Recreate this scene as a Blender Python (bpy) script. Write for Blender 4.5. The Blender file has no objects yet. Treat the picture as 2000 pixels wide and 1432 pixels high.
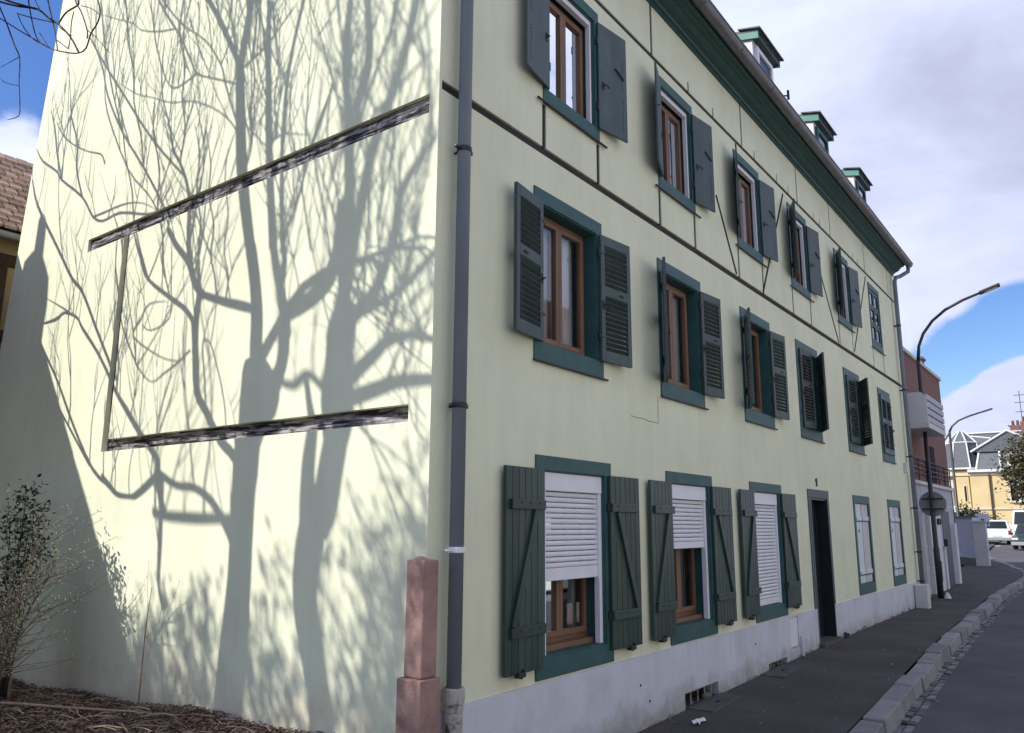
import bpy, bmesh, math, random
from mathutils import Vector, Matrix
random.seed(11)
R_ = math.radians
scene = bpy.context.scene
COL = scene.collection

# ------------------------------------------------------------------ camera
cam_d = bpy.data.cameras.new('camera'); cam = bpy.data.objects.new('camera', cam_d); COL.objects.link(cam)
yaw, pitch, roll = R_(36.9818), R_(11.2874), R_(0.3652)
hd = Vector((math.cos(yaw), math.sin(yaw), 0)); rt = Vector((math.sin(yaw), -math.cos(yaw), 0)); uz = Vector((0, 0, 1))
fw = hd * math.cos(pitch) + uz * math.sin(pitch); up = -hd * math.sin(pitch) + uz * math.cos(pitch)
cr = rt * math.cos(roll) + up * math.sin(roll); cu = up * math.cos(roll) - rt * math.sin(roll)
cam.matrix_world = Matrix(((cr.x, cu.x, -fw.x, -4.10), (cr.y, cu.y, -fw.y, -3.81), (cr.z, cu.z, -fw.z, 1.80), (0, 0, 0, 1)))
cam_d.sensor_width = 36; cam_d.lens = 1539.83 / 2000 * 36
cam_d.clip_start = 0.05; cam_d.clip_end = 3000
scene.camera = cam

# ------------------------------------------------------------------ light
SUN_EL = R_(38.0); SUN_H = Vector((-0.766, 0.643, 0)).normalized()
SUN_V = Vector((SUN_H.x * math.cos(SUN_EL), SUN_H.y * math.cos(SUN_EL), math.sin(SUN_EL)))
sd = bpy.data.lights.new('sun', 'SUN'); sd.energy = 3.0; sd.angle = R_(0.5); sd.color = (1.0, 0.955, 0.89)
so = bpy.data.objects.new('sun', sd); COL.objects.link(so)
so.rotation_euler = SUN_V.to_track_quat('Z', 'Y').to_euler(); so.location = (-20, 20, 30)

world = bpy.data.worlds.new('World'); scene.world = world; world.use_nodes = True
nt = world.node_tree; nt.nodes.clear()
def WN(t, **kw):
    n = nt.nodes.new(t)
    for k, v in kw.items(): setattr(n, k, v)
    return n
def WL(a, b): nt.links.new(a, b)
def wmath(op, a, b=None, c=None, clamp=False):
    n = WN('ShaderNodeMath', operation=op); n.use_clamp = clamp
    for i, s in enumerate((a, b, c)):
        if s is None: continue
        if isinstance(s, (int, float)): n.inputs[i].default_value = s
        else: WL(s, n.inputs[i])
    return n.outputs[0]
sky = WN('ShaderNodeTexSky', sky_type='NISHITA'); sky.sun_disc = False
sky.sun_elevation = SUN_EL; sky.sun_rotation = math.atan2(SUN_H.x, SUN_H.y)
sky.air_density = 1.0; sky.dust_density = 0.6; sky.ozone_density = 1.5
geo = WN('ShaderNodeTexCoord')
dirv = geo.outputs['Generated']
def lobe(d, k, amp):        # a bank of cloud or a gap in it, towards direction d
    n = WN('ShaderNodeVectorMath', operation='DOT_PRODUCT'); WL(dirv, n.inputs[0]); n.inputs[1].default_value = Vector(d).normalized()
    return wmath('MULTIPLY', wmath('POWER', wmath('MAXIMUM', n.outputs['Value'], 0.0), k), amp)
def wnoise(scale, detail, rough, off, stretch=(1, 1, 2.2), dist=0.0):
    mp = WN('ShaderNodeMapping'); WL(dirv, mp.inputs['Vector']); mp.inputs['Scale'].default_value = stretch; mp.inputs['Location'].default_value = off
    n = WN('ShaderNodeTexNoise'); WL(mp.outputs[0], n.inputs['Vector'])
    n.inputs['Scale'].default_value = scale; n.inputs['Detail'].default_value = detail; n.inputs['Roughness'].default_value = rough
    n.inputs['Distortion'].default_value = dist
    return n.outputs['Fac']
dens = wmath('ADD', wnoise(2.4, 9, 0.56, (3.1, 0.4, 1.7), dist=0.3), 0.06)
SKYLOBES = [((0.974, 0.060, 0.217), 1500, -0.55), ((0.976, 0.110, 0.188), 1700, -0.50), ((0.9766, 0.150, 0.158), 1700, -0.40), ((0.988, 0.075, 0.125), 900, 0.50), ((0.90, 0.09, 0.42), 26, 0.30),
            ((0.10, 0.86, 0.50), 14, -0.34), ((0.295, 0.87, 0.375), 900, 0.34), ((-0.9, 0.35, 0.3), 3, -0.16)]
for d, k, a in SKYLOBES: dens = wmath('ADD', dens, lobe(d, k, a))
mr = WN('ShaderNodeMapRange', interpolation_type='SMOOTHSTEP'); WL(dens, mr.inputs['Value'])
mr.inputs['From Min'].default_value = 0.46; mr.inputs['From Max'].default_value = 0.60
cvar = wnoise(3.1, 7, 0.55, (7.7, 2.1, 0.3), dist=0.2)
cv2 = wmath('ADD', cvar, lobe((0.955, 0.02, 0.31), 120, -0.14))
cr2 = WN('ShaderNodeValToRGB'); WL(cv2, cr2.inputs['Fac'])
cr2.color_ramp.elements[0].position = 0.24; cr2.color_ramp.elements[0].color = (2.8, 3.0, 4.1, 1)
cr2.color_ramp.elements[1].position = 0.72; cr2.color_ramp.elements[1].color = (5.3, 5.7, 7.6, 1)
mixc = WN('ShaderNodeMix', data_type='RGBA'); WL(mr.outputs['Result'], mixc.inputs[0]); hs = WN('ShaderNodeHueSaturation'); WL(sky.outputs[0], hs.inputs['Color']); hs.inputs['Hue'].default_value = 0.515; hs.inputs['Saturation'].default_value = 1.32; hs.inputs['Value'].default_value = 0.88; WL(hs.outputs[0], mixc.inputs[6]); WL(cr2.outputs[0], mixc.inputs[7])
bg = WN('ShaderNodeBackground'); WL(mixc.outputs[2], bg.inputs['Color']); bg.inputs['Strength'].default_value = 0.10
wo = WN('ShaderNodeOutputWorld'); WL(bg.outputs[0], wo.inputs['Surface'])
scene.view_settings.view_transform = 'Standard'; scene.view_settings.look = 'None'
scene.view_settings.exposure = 0.97; scene.view_settings.gamma = 1.0; scene.view_settings.use_curve_mapping = False
scene.cycles.max_bounces = 8; scene.cycles.transparent_max_bounces = 16
scene.cycles.caustics_reflective = False; scene.cycles.caustics_refractive = False

# ------------------------------------------------------------------ materials
def pmat(name, col, rough=0.8, var=0.12, vs=2.5, bump=0.0, bs=60.0, spec=0.3, metal=0.0, col2=None, c2s=1.2, c2lo=0.5, c2hi=0.7,
         stretch=(1, 1, 1), island=0.0, randobj=0.0, coat=0.0, fine=0.0):
    m = bpy.data.materials.new(name); m.use_nodes = True; t = m.node_tree; N = t.nodes; L = t.links
    b = N['Principled BSDF']; b.inputs['Roughness'].default_value = rough; b.inputs['Metallic'].default_value = metal
    b.inputs['Specular IOR Level'].default_value = spec; b.inputs['Coat Weight'].default_value = coat
    g = N.new('ShaderNodeNewGeometry'); mp = N.new('ShaderNodeMapping'); L.new(g.outputs['Position'], mp.inputs['Vector']); mp.inputs['Scale'].default_value = stretch
    n1 = N.new('ShaderNodeTexNoise'); n1.inputs['Scale'].default_value = vs; n1.inputs['Detail'].default_value = 8; n1.inputs['Roughness'].default_value = 0.62
    L.new(mp.outputs[0], n1.inputs['Vector'])
    src = None
    if col2 is not None:
        n2 = N.new('ShaderNodeTexNoise'); n2.inputs['Scale'].default_value = c2s; n2.inputs['Detail'].default_value = 7; n2.inputs['Roughness'].default_value = 0.65
        L.new(mp.outputs[0], n2.inputs['Vector'])
        r2 = N.new('ShaderNodeMapRange'); L.new(n2.outputs['Fac'], r2.inputs['Value']); r2.inputs['From Min'].default_value = c2lo; r2.inputs['From Max'].default_value = c2hi
        mx = N.new('ShaderNodeMix'); mx.data_type = 'RGBA'; L.new(r2.outputs['Result'], mx.inputs[0]); mx.inputs[6].default_value = (*col, 1); mx.inputs[7].default_value = (*col2, 1)
        src = mx.outputs[2]
    hv = N.new('ShaderNodeHueSaturation')
    if src: L.new(src, hv.inputs['Color'])
    else: hv.inputs['Color'].default_value = (*col, 1)
    mr = N.new('ShaderNodeMapRange'); L.new(n1.outputs['Fac'], mr.inputs['Value']); mr.inputs['From Min'].default_value = 0.3; mr.inputs['From Max'].default_value = 0.7
    mr.inputs['To Min'].default_value = 1 - var; mr.inputs['To Max'].default_value = 1 + var
    val = mr.outputs['Result']
    def mul(v, s, amt):
        q = N.new('ShaderNodeMapRange'); L.new(s, q.inputs['Value']); q.inputs['To Min'].default_value = 1 - amt; q.inputs['To Max'].default_value = 1 + amt
        k = N.new('ShaderNodeMath'); k.operation = 'MULTIPLY'; L.new(v, k.inputs[0]); L.new(q.outputs['Result'], k.inputs[1]); return k.outputs[0]
    if island: val = mul(val, g.outputs['Random Per Island'], island)
    if randobj:
        oi = N.new('ShaderNodeObjectInfo'); val = mul(val, oi.outputs['Random'], randobj)
    if fine:
        n4 = N.new('ShaderNodeTexNoise'); n4.inputs['Scale'].default_value = bs * 1.3; n4.inputs['Detail'].default_value = 3; L.new(g.outputs['Position'], n4.inputs['Vector'])
        val = mul(val, n4.outputs['Fac'], fine)
    L.new(val, hv.inputs['Value']); L.new(hv.outputs['Color'], b.inputs['Base Color'])
    if bump:
        n3 = N.new('ShaderNodeTexNoise'); n3.inputs['Scale'].default_value = bs; n3.inputs['Detail'].default_value = 5; L.new(mp.outputs[0], n3.inputs['Vector'])
        bp = N.new('ShaderNodeBump'); bp.inputs['Strength'].default_value = bump; bp.inputs['Distance'].default_value = 0.01
        L.new(n3.outputs['Fac'], bp.inputs['Height']); L.new(bp.outputs[0], b.inputs['Normal'])
    return m
def glassmat(name, tint=(0.9, 0.93, 0.95), base=0.06):
    m = bpy.data.materials.new(name); m.use_nodes = True; t = m.node_tree; N = t.nodes; L = t.links; N.remove(N['Principled BSDF'])
    o = N['Material Output']; tr = N.new('ShaderNodeBsdfTransparent'); tr.inputs[0].default_value = (*tint, 1)
    gl = N.new('ShaderNodeBsdfGlossy'); gl.inputs['Roughness'].default_value = 0.03; gl.inputs[0].default_value = (0.95, 0.97, 1, 1)
    fr = N.new('ShaderNodeFresnel'); fr.inputs[0].default_value = 1.55
    ad = N.new('ShaderNodeMath'); ad.operation = 'ADD'; ad.use_clamp = True; L.new(fr.outputs[0], ad.inputs[0]); ad.inputs[1].default_value = base
    mx = N.new('ShaderNodeMixShader'); L.new(ad.outputs[0], mx.inputs[0]); L.new(tr.outputs[0], mx.inputs[1]); L.new(gl.outputs[0], mx.inputs[2]); L.new(mx.outputs[0], o.inputs[0])
    return m
def brickmat(name, c1, c2, mortar, sc, bw=0.22, rh=0.075):
    m = pmat(name, c1, 0.85, 0.1, 3); t = m.node_tree; N = t.nodes; L = t.links; b = N['Principled BSDF']
    g = N.new('ShaderNodeNewGeometry'); sx = N.new('ShaderNodeSeparateXYZ'); L.new(g.outputs['Position'], sx.inputs[0])
    ad = N.new('ShaderNodeMath'); L.new(sx.outputs[0], ad.inputs[0]); L.new(sx.outputs[1], ad.inputs[1])
    cb = N.new('ShaderNodeCombineXYZ'); L.new(ad.outputs[0], cb.inputs[0]); L.new(sx.outputs[2], cb.inputs[1])
    bt = N.new('ShaderNodeTexBrick'); L.new(cb.outputs[0], bt.inputs['Vector']); bt.inputs['Scale'].default_value = sc
    bt.inputs['Color1'].default_value = (*c1, 1); bt.inputs['Color2'].default_value = (*c2, 1); bt.inputs['Mortar'].default_value = (*mortar, 1)
    bt.inputs['Mortar Size'].default_value = 0.008; bt.inputs['Brick Width'].default_value = bw; bt.inputs['Row Height'].default_value = rh
    L.new(bt.outputs['Color'], b.inputs['Base Color'])
    return m
M = {}
M['plaster'] = pmat('plaster', (0.775, 0.795, 0.59), 0.9, 0.06, 0.9, 0.22, 140, 0.2, col2=(0.72, 0.735, 0.55), c2s=0.7, c2lo=0.45, c2hi=0.75, fine=0.05)
M['plinth'] = pmat('plinth_paint', (0.625, 0.645, 0.70), 0.85, 0.06, 1.6, 0.25, 90, 0.25, col2=(0.54, 0.545, 0.585), c2s=1.5, fine=0.05)
M['teal'] = pmat('teal_paint', (0.030, 0.096, 0.096), 0.55, 0.16, 4, 0.12, 60, 0.4, col2=(0.055, 0.115, 0.112), c2s=6, c2lo=0.55, c2hi=0.72, fine=0.12)
M['cornice'] = pmat('cornice_paint', (0.026, 0.075, 0.064), 0.5, 0.12, 5, 0.05, 40, 0.4)
M['shutter'] = pmat('shutter_paint', (0.062, 0.090, 0.090), 0.5, 0.16, 6, 0.12, 70, 0.3, col2=(0.088, 0.112, 0.112), c2s=7, c2lo=0.56, c2hi=0.72, stretch=(1, 1, 0.3), randobj=0.14, fine=0.1)
M['shutter_gf'] = pmat('plank_shutter_paint', (0.033, 0.060, 0.050), 0.42, 0.18, 6, 0.14, 70, 0.35, col2=(0.060, 0.084, 0.073), c2s=8, c2lo=0.56, c2hi=0.74, stretch=(1, 1, 0.15), randobj=0.2, fine=0.12)
M['wood'] = pmat('brown_wood', (0.20, 0.110, 0.066), 0.5, 0.2, 5, 0.08, 60, 0.4, stretch=(1, 1, 0.12))
M['timber'] = pmat('dark_timber', (0.042, 0.039, 0.037), 0.85, 0.3, 8, 0.4, 50, 0.2, stretch=(0.25, 1, 1))
M['old_timber'] = pmat('weathered_timber', (0.33, 0.315, 0.325), 0.9, 0.5, 60, 1.0, 90, 0.15, col2=(0.026, 0.023, 0.024), c2s=34, c2lo=0.42, c2hi=0.56, stretch=(1, 0.07, 1), fine=0.4)
M['white'] = pmat('white_plastic', (0.78, 0.78, 0.82), 0.45, 0.05, 6, 0, 60, 0.45)
M['white_board'] = pmat('white_board_paint', (0.66, 0.71, 0.74), 0.6, 0.07, 6, 0.1, 60, 0.35, stretch=(1, 1, 0.2))
M['pink_board'] = pmat('faded_board_paint', (0.60, 0.58, 0.595), 0.65, 0.12, 6, 0.1, 60, 0.3, col2=(0.34, 0.31, 0.31), c2s=5, c2lo=0.58, c2hi=0.75, stretch=(1, 1, 0.25))
M['zinc'] = pmat('blue_grey_zinc', (0.185, 0.212, 0.25), 0.5, 0.16, 3, 0.03, 40, 0.5, stretch=(1, 1, 0.4))
M['gutter'] = pmat('gutter_zinc', (0.17, 0.17, 0.18), 0.45, 0.22, 4, 0.04, 40, 0.5, metal=0.2)
M['rust'] = pmat('peeling_cast_iron', (0.42, 0.40, 0.37), 0.8, 0.2, 8, 0.5, 40, 0.3, col2=(0.06, 0.045, 0.035), c2s=7, c2lo=0.50, c2hi=0.6)
M['iron'] = pmat('black_iron', (0.018, 0.018, 0.02), 0.5, 0.2, 10, 0.1, 50, 0.5)
M['steel'] = pmat('dull_steel', (0.34, 0.35, 0.36), 0.4, 0.15, 10, 0, 50, 0.5, metal=0.7)
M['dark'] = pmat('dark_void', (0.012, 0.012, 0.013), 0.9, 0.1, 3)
M['far_pave'] = pmat('pale_paving', (0.36, 0.35, 0.33), 0.9, 0.12, 2, 0.2, 40, 0.2)
M['door'] = pmat('dark_door_paint', (0.014, 0.020, 0.024), 0.45, 0.15, 5, 0.05, 40, 0.4)
M['curtain'] = pmat('white_curtain', (0.72, 0.74, 0.78), 0.9, 0.08, 9, 0, 60, 0.1, stretch=(3, 1, 0.3))
M['glass'] = glassmat('window_glass')
M['glass_dark'] = glassmat('dark_glass', (0.25, 0.28, 0.3), 0.08)
M['asphalt'] = pmat('pavement_asphalt', (0.090, 0.082, 0.077), 0.92, 0.28, 2.2, 0.7, 160, 0.25, col2=(0.056, 0.051, 0.050), c2s=1.1, c2lo=0.42, c2hi=0.68, fine=0.7)
M['road'] = pmat('road_asphalt', (0.105, 0.101, 0.110), 0.9, 0.16, 1.6, 0.7, 150, 0.25, col2=(0.078, 0.075, 0.081), c2s=0.6, c2lo=0.42, c2hi=0.66, fine=0.6)
M['granite'] = pmat('kerb_granite', (0.24, 0.232, 0.235), 0.85, 0.22, 6, 0.6, 60, 0.25, randobj=0.2, col2=(0.16, 0.155, 0.155), c2s=3, fine=0.25)
M['cobble'] = pmat('gutter_stone', (0.21, 0.205, 0.215), 0.85, 0.25, 8, 0.6, 60, 0.25, randobj=0.45, island=0.4)
M['soil'] = pmat('dark_soil', (0.055, 0.036, 0.027), 0.95, 0.4, 7, 1.0, 30, 0.1, col2=(0.10, 0.066, 0.047), c2s=12, fine=0.4)
M['chips'] = pmat('wood_chip', (0.155, 0.108, 0.082), 0.9, 0.3, 5, 0, 50, 0.15, island=0.75)
M['stick'] = pmat('dry_stick', (0.34, 0.25, 0.17), 0.85, 0.25, 9, 0, 50, 0.15, island=0.4)
M['sandstone'] = pmat('pink_sandstone', (0.34, 0.218, 0.188), 0.9, 0.26, 5, 0.45, 60, 0.2, col2=(0.27, 0.165, 0.15), c2s=4, fine=0.15)
M['bark'] = pmat('grey_bark', (0.075, 0.066, 0.058), 0.9, 0.3, 9, 0.6, 30, 0.15, stretch=(1, 1, 0.3))
M['twig'] = pmat('dark_twig', (0.035, 0.028, 0.026), 0.85, 0.2, 9, 0, 50, 0.15)
M['pale_twig'] = pmat('pale_twig', (0.25, 0.205, 0.16), 0.85, 0.2, 9, 0, 50, 0.15, island=0.3)
M['bud'] = pmat('pale_bud', (0.55, 0.53, 0.40), 0.8, 0.2, 9, 0, 50, 0.15, island=0.3)
M['leaf'] = pmat('dark_evergreen_leaf', (0.030, 0.036, 0.020), 0.55, 0.3, 9, 0, 50, 0.35, island=0.5)
M['leaf2'] = pmat('olive_leaf', (0.085, 0.080, 0.045), 0.7, 0.3, 3, 0, 50, 0.25, island=0.6)
M['tile'] = pmat('clay_tile', (0.40, 0.285, 0.24), 0.85, 0.25, 9, 0.3, 40, 0.2, randobj=0.35, island=0.3)
M['fascia'] = pmat('green_fascia_paint', (0.10, 0.26, 0.22), 0.5, 0.1, 4)
M['slate'] = pmat('grey_slate', (0.10, 0.11, 0.125), 0.6, 0.25, 6, 0.2, 30, 0.4)
M['roof'] = pmat('brown_roof', (0.13, 0.08, 0.062), 0.85, 0.3, 6, 0.4, 20, 0.2)
M['ochre'] = pmat('ochre_infill', (0.42, 0.33, 0.19), 0.9, 0.15, 3, 0.2, 60, 0.2)
M['old_wood'] = pmat('brown_old_beam', (0.075, 0.052, 0.038), 0.85, 0.35, 9, 0.4, 30, 0.2)
M['brick'] = brickmat('red_brick', (0.20, 0.085, 0.07), (0.155, 0.066, 0.056), (0.26, 0.20, 0.18), 1.0)
M['clad'] = pmat('grey_cladding', (0.44, 0.45, 0.52), 0.7, 0.06, 2, 0.05, 30, 0.3)
M['cladline'] = pmat('pale_joint', (0.60, 0.61, 0.66), 0.7, 0.05, 2)
M['wall_white'] = pmat('white_render', (0.66, 0.66, 0.68), 0.8, 0.06, 2, 0.1, 60, 0.25)
M['concrete'] = pmat('pale_concrete', (0.60, 0.60, 0.58), 0.8, 0.08, 3, 0.2, 60, 0.25)
M['beige'] = pmat('beige_post', (0.50, 0.47, 0.44), 0.7, 0.08, 3, 0.05, 60, 0.3)
M['villa'] = pmat('yellow_render', (0.60, 0.47, 0.255), 0.85, 0.08, 0.7, 0.1, 30, 0.2)
M['cream'] = pmat('cream_stone', (0.62, 0.55, 0.44), 0.85, 0.08, 1, 0.1, 30, 0.2)
M['trim'] = pmat('pale_trim', (0.70, 0.71, 0.72), 0.7, 0.06, 2)
M['lamp'] = pmat('lamp_post_paint', (0.035, 0.033, 0.034), 0.45, 0.15, 5, 0, 50, 0.5)
M['sign_back'] = pmat('sign_back_grey', (0.28, 0.275, 0.26), 0.55, 0.12, 6, 0, 50, 0.4, metal=0.2)
M['paint_w'] = pmat('white_car_paint', (0.72, 0.74, 0.76), 0.25, 0.02, 2, 0, 50, 0.5, coat=0.6)
M['paint_d'] = pmat('dark_car_paint', (0.02, 0.035, 0.035), 0.25, 0.05, 2, 0, 50, 0.5, coat=0.6)
M['tyre'] = pmat('tyre_rubber', (0.02, 0.02, 0.02), 0.8, 0.1, 5)
M['red_lens'] = pmat('red_lens', (0.35, 0.02, 0.02), 0.25, 0.05, 5, spec=0.6)
M['orange'] = pmat('orange_band', (0.55, 0.20, 0.12), 0.5, 0.05, 3)
M['sign_blue'] = pmat('sign_blue', (0.05, 0.10, 0.35), 0.5, 0.05, 3)
M['line'] = pmat('road_line_paint', (0.62, 0.62, 0.63), 0.8, 0.15, 6, 0, 50, 0.2)
M['paper'] = pmat('paper_litter', (0.70, 0.70, 0.72), 0.8, 0.06, 20)
M['slab'] = pmat('concrete_slab', (0.095, 0.088, 0.082), 0.9, 0.25, 5, 0.5, 60, 0.2, fine=0.2)
M['number'] = pmat('number_enamel', (0.06, 0.06, 0.065), 0.5, 0.05, 3)

def weather(m, z0, z1, foot, amt, streak=0.05):
    # rain streaks (noise drawn out downwards) and broken splash dirt near the ground
    t = m.node_tree; N = t.nodes; L = t.links; b = N['Principled BSDF']; src = b.inputs['Base Color'].links[0].from_socket
    g = N.new('ShaderNodeNewGeometry'); sx = N.new('ShaderNodeSeparateXYZ'); L.new(g.outputs['Position'], sx.inputs[0])
    mp = N.new('ShaderNodeMapping'); mp.inputs['Scale'].default_value = (1, 1, 0.09); L.new(g.outputs['Position'], mp.inputs['Vector'])
    n = N.new('ShaderNodeTexNoise'); n.inputs['Scale'].default_value = 5.5; n.inputs['Detail'].default_value = 6; n.inputs['Roughness'].default_value = 0.7; L.new(mp.outputs[0], n.inputs['Vector'])
    r = N.new('ShaderNodeMapRange'); L.new(n.outputs['Fac'], r.inputs['Value']); r.inputs['From Min'].default_value = 0.35; r.inputs['From Max'].default_value = 0.75; r.inputs['To Min'].default_value = 1.0 + streak * 0.4; r.inputs['To Max'].default_value = 1.0 - streak
    h1 = N.new('ShaderNodeHueSaturation'); L.new(src, h1.inputs['Color']); L.new(r.outputs['Result'], h1.inputs['Value'])
    n2 = N.new('ShaderNodeTexNoise'); n2.inputs['Scale'].default_value = 3.2; n2.inputs['Detail'].default_value = 8; n2.inputs['Roughness'].default_value = 0.7; L.new(g.outputs['Position'], n2.inputs['Vector'])
    zr = N.new('ShaderNodeMapRange'); L.new(sx.outputs[2], zr.inputs['Value']); zr.inputs['From Min'].default_value = z0; zr.inputs['From Max'].default_value = z1; zr.inputs['To Min'].default_value = 0.62; zr.inputs['To Max'].default_value = 0.0
    ad = N.new('ShaderNodeMath'); ad.operation = 'ADD'; L.new(zr.outputs['Result'], ad.inputs[0]); L.new(n2.outputs['Fac'], ad.inputs[1])
    k = N.new('ShaderNodeMapRange'); L.new(ad.outputs[0], k.inputs['Value']); k.inputs['From Min'].default_value = 0.68; k.inputs['From Max'].default_value = 1.05; k.inputs['To Max'].default_value = amt
    mx = N.new('ShaderNodeMix'); mx.data_type = 'RGBA'; L.new(k.outputs['Result'], mx.inputs[0]); L.new(h1.outputs[0], mx.inputs[6]); mx.inputs[7].default_value = (*foot, 1); L.new(mx.outputs[2], b.inputs['Base Color'])
weather(M['plaster'], 0.0, 0.95, (0.60, 0.44, 0.33), 0.55, 0.06)
weather(M['plinth'], -0.12, 0.35, (0.27, 0.255, 0.235), 0.75, 0.07)
weather(M['sandstone'], -0.3, 0.7, (0.20, 0.15, 0.13), 0.6, 0.10)
# ------------------------------------------------------------------ mesh builder
class MB:
    def __init__(s): s.v = []; s.f = []
    def quad(s, *p):
        n = len(s.v); s.v += [tuple(q) for q in p]; s.f.append(tuple(range(n, n + len(p)))); return s
    def box(s, x0, x1, y0, y1, z0, z1):
        n = len(s.v)
        s.v += [(x0, y0, z0), (x1, y0, z0), (x1, y1, z0), (x0, y1, z0), (x0, y0, z1), (x1, y0, z1), (x1, y1, z1), (x0, y1, z1)]
        s.f += [tuple(n + i for i in q) for q in ((3, 2, 1, 0), (4, 5, 6, 7), (0, 1, 5, 4), (1, 2, 6, 5), (2, 3, 7, 6), (3, 0, 4, 7))]; return s
    def obox(s, c, ax, ay, az):     # centre and three half-axis vectors
        c, ax, ay, az = map(Vector, (c, ax, ay, az)); n = len(s.v)
        for k in (-1, 1):
            for i, j in ((-1, -1), (1, -1), (1, 1), (-1, 1)): s.v.append(tuple(c + ax * i + ay * j + az * k))
        s.f += [tuple(n + i for i in q) for q in ((3, 2, 1, 0), (4, 5, 6, 7), (0, 1, 5, 4), (1, 2, 6, 5), (2, 3, 7, 6), (3, 0, 4, 7))]; return s
    def bar(s, a, b, w, nrm, t):    # flat bar from a to b, width w, thickness t along nrm
        a, b, nrm = Vector(a), Vector(b), Vector(nrm).normalized(); d = b - a; sd = d.cross(nrm).normalized()
        return s.obox((a + b) / 2 + nrm * t / 2, d / 2, sd * w / 2, nrm * t / 2)
    def tube(s, pts, rad, n=8, cap=True):
        pts = [Vector(p) for p in pts]; m = len(pts)
        if isinstance(rad, (int, float)): rad = [rad] * m
        base = len(s.v); prev = None
        for i, p in enumerate(pts):
            t = (pts[min(i + 1, m - 1)] - pts[max(i - 1, 0)]).normalized()
            if prev is None:
                a = t.cross(Vector((0, 0, 1)));
                if a.length < 1e-3: a = t.cross(Vector((0, 1, 0)))
                a.normalize()
            else:
                a = prev - t * prev.dot(t); a.normalize()
            prev = a; b = t.cross(a)
            for k in range(n):
                an = 2 * math.pi * k / n; s.v.append(tuple(p + (a * math.cos(an) + b * math.sin(an)) * rad[i]))
        for i in range(m - 1):
            for k in range(n):
                k2 = (k + 1) % n; s.f.append((base + i * n + k, base + i * n + k2, base + (i + 1) * n + k2, base + (i + 1) * n + k))
        if cap:
            s.f.append(tuple(base + k for k in range(n))[::-1]); s.f.append(tuple(base + (m - 1) * n + k for k in range(n)))
        return s
    def lathe(s, c, prof, n=16, axis='z'):
        base = len(s.v); m = len(prof)
        for r, h in prof:
            for k in range(n):
                a = 2 * math.pi * k / n; x, y = r * math.cos(a), r * math.sin(a)
                s.v.append({'z': (c[0] + x, c[1] + y, c[2] + h), 'x': (c[0] + h, c[1] + x, c[2] + y), 'y': (c[0] + x, c[1] + h, c[2] + y)}[axis])
        for i in range(m - 1):
            for k in range(n):
                k2 = (k + 1) % n; s.f.append((base + i * n + k, base + i * n + k2, base + (i + 1) * n + k2, base + (i + 1) * n + k))
        s.f.append(tuple(base + k for k in range(n))[::-1]); s.f.append(tuple(base + (m - 1) * n + k for k in range(n)))
        return s
    def prism(s, poly, axis, a0, a1):   # poly of 2-D points extruded along an axis
        n = len(s.v); k = len(poly)
        def pt(u, v, a): return {'x': (a, u, v), 'y': (u, a, v), 'z': (u, v, a)}[axis]
        for a in (a0, a1): s.v += [pt(u, v, a) for u, v in poly]
        s.f.append(tuple(n + i for i in range(k))[::-1]); s.f.append(tuple(n + k + i for i in range(k)))
        for i in range(k): j = (i + 1) % k; s.f.append((n + i, n + j, n + k + j, n + k + i))
        return s
    def mesh(s, name, mat, smooth=False, fixn=True):
        me = bpy.data.meshes.new(name); me.from_pydata(s.v, [], s.f); me.materials.append(mat)
        if fixn:
            bm = bmesh.new(); bm.from_mesh(me); bmesh.ops.recalc_face_normals(bm, faces=bm.faces); bm.to_mesh(me); bm.free()
        if smooth:
            for p in me.polygons: p.use_smooth = True
        return me
def link(name, me, parent=None, loc=(0, 0, 0), rotz=0.0):
    o = bpy.data.objects.new(name, me); COL.objects.link(o); o.location = loc; o.rotation_euler = (0, 0, rotz)
    if parent: o.parent = parent
    return o
def obj(name, mb, mat, parent=None, loc=(0, 0, 0), rotz=0.0, smooth=False, fixn=True, bevel=0.0):
    if isinstance(mat, str): mat = M[mat]
    o = link(name, mb.mesh(name, mat, smooth, fixn), parent, loc, rotz)
    if bevel:
        md = o.modifiers.new('bevel', 'BEVEL'); md.width = bevel; md.segments = 2; md.limit_method = 'ANGLE'
    return o
def thing(name, label, cat, loc=(0, 0, 0), rotz=0.0, group=None):
    o = link(name, None, None, loc, rotz); o['label'] = label; o['category'] = cat
    if group: o['group'] = group
    return o
def tag(o, label=None, cat=None, group=None, kind=None):
    for k, v in (('label', label), ('category', cat), ('group', group), ('kind', kind)):
        if v: o[k] = v
    return o
def gz(x):
    T = [(-30, -.12), (3, -.1), (9, 0), (16, .02), (25, .12), (40, .33), (60, .68), (120, 1.5), (400, 2.0)]
    if x <= T[0][0]: return T[0][1]
    for (a, za), (b, zb) in zip(T, T[1:]):
        if x <= b: return za + (zb - za) * (x - a) / (b - a)
    return T[-1][1]
def lerp_tab(T, x):
    if x <= T[0][0]: return T[0][1]
    for (a, za), (b, zb) in zip(T, T[1:]):
        if x <= b: return za + (zb - za) * (x - a) / (b - a)
    return T[-1][1]
def sheet(us, vs, fn):              # grid of points fn(u, v)
    m = MB(); nv = len(vs)
    m.v = [fn(u, v) for u in us for v in vs]
    m.f = [(i * nv + j, (i + 1) * nv + j, (i + 1) * nv + j + 1, i * nv + j + 1) for i in range(len(us) - 1) for j in range(nv - 1)]
    return m
def frange(a, b, st):
    n = max(1, int(round((b - a) / st))); return [a + (b - a) * i / n for i in range(n + 1)]
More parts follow.
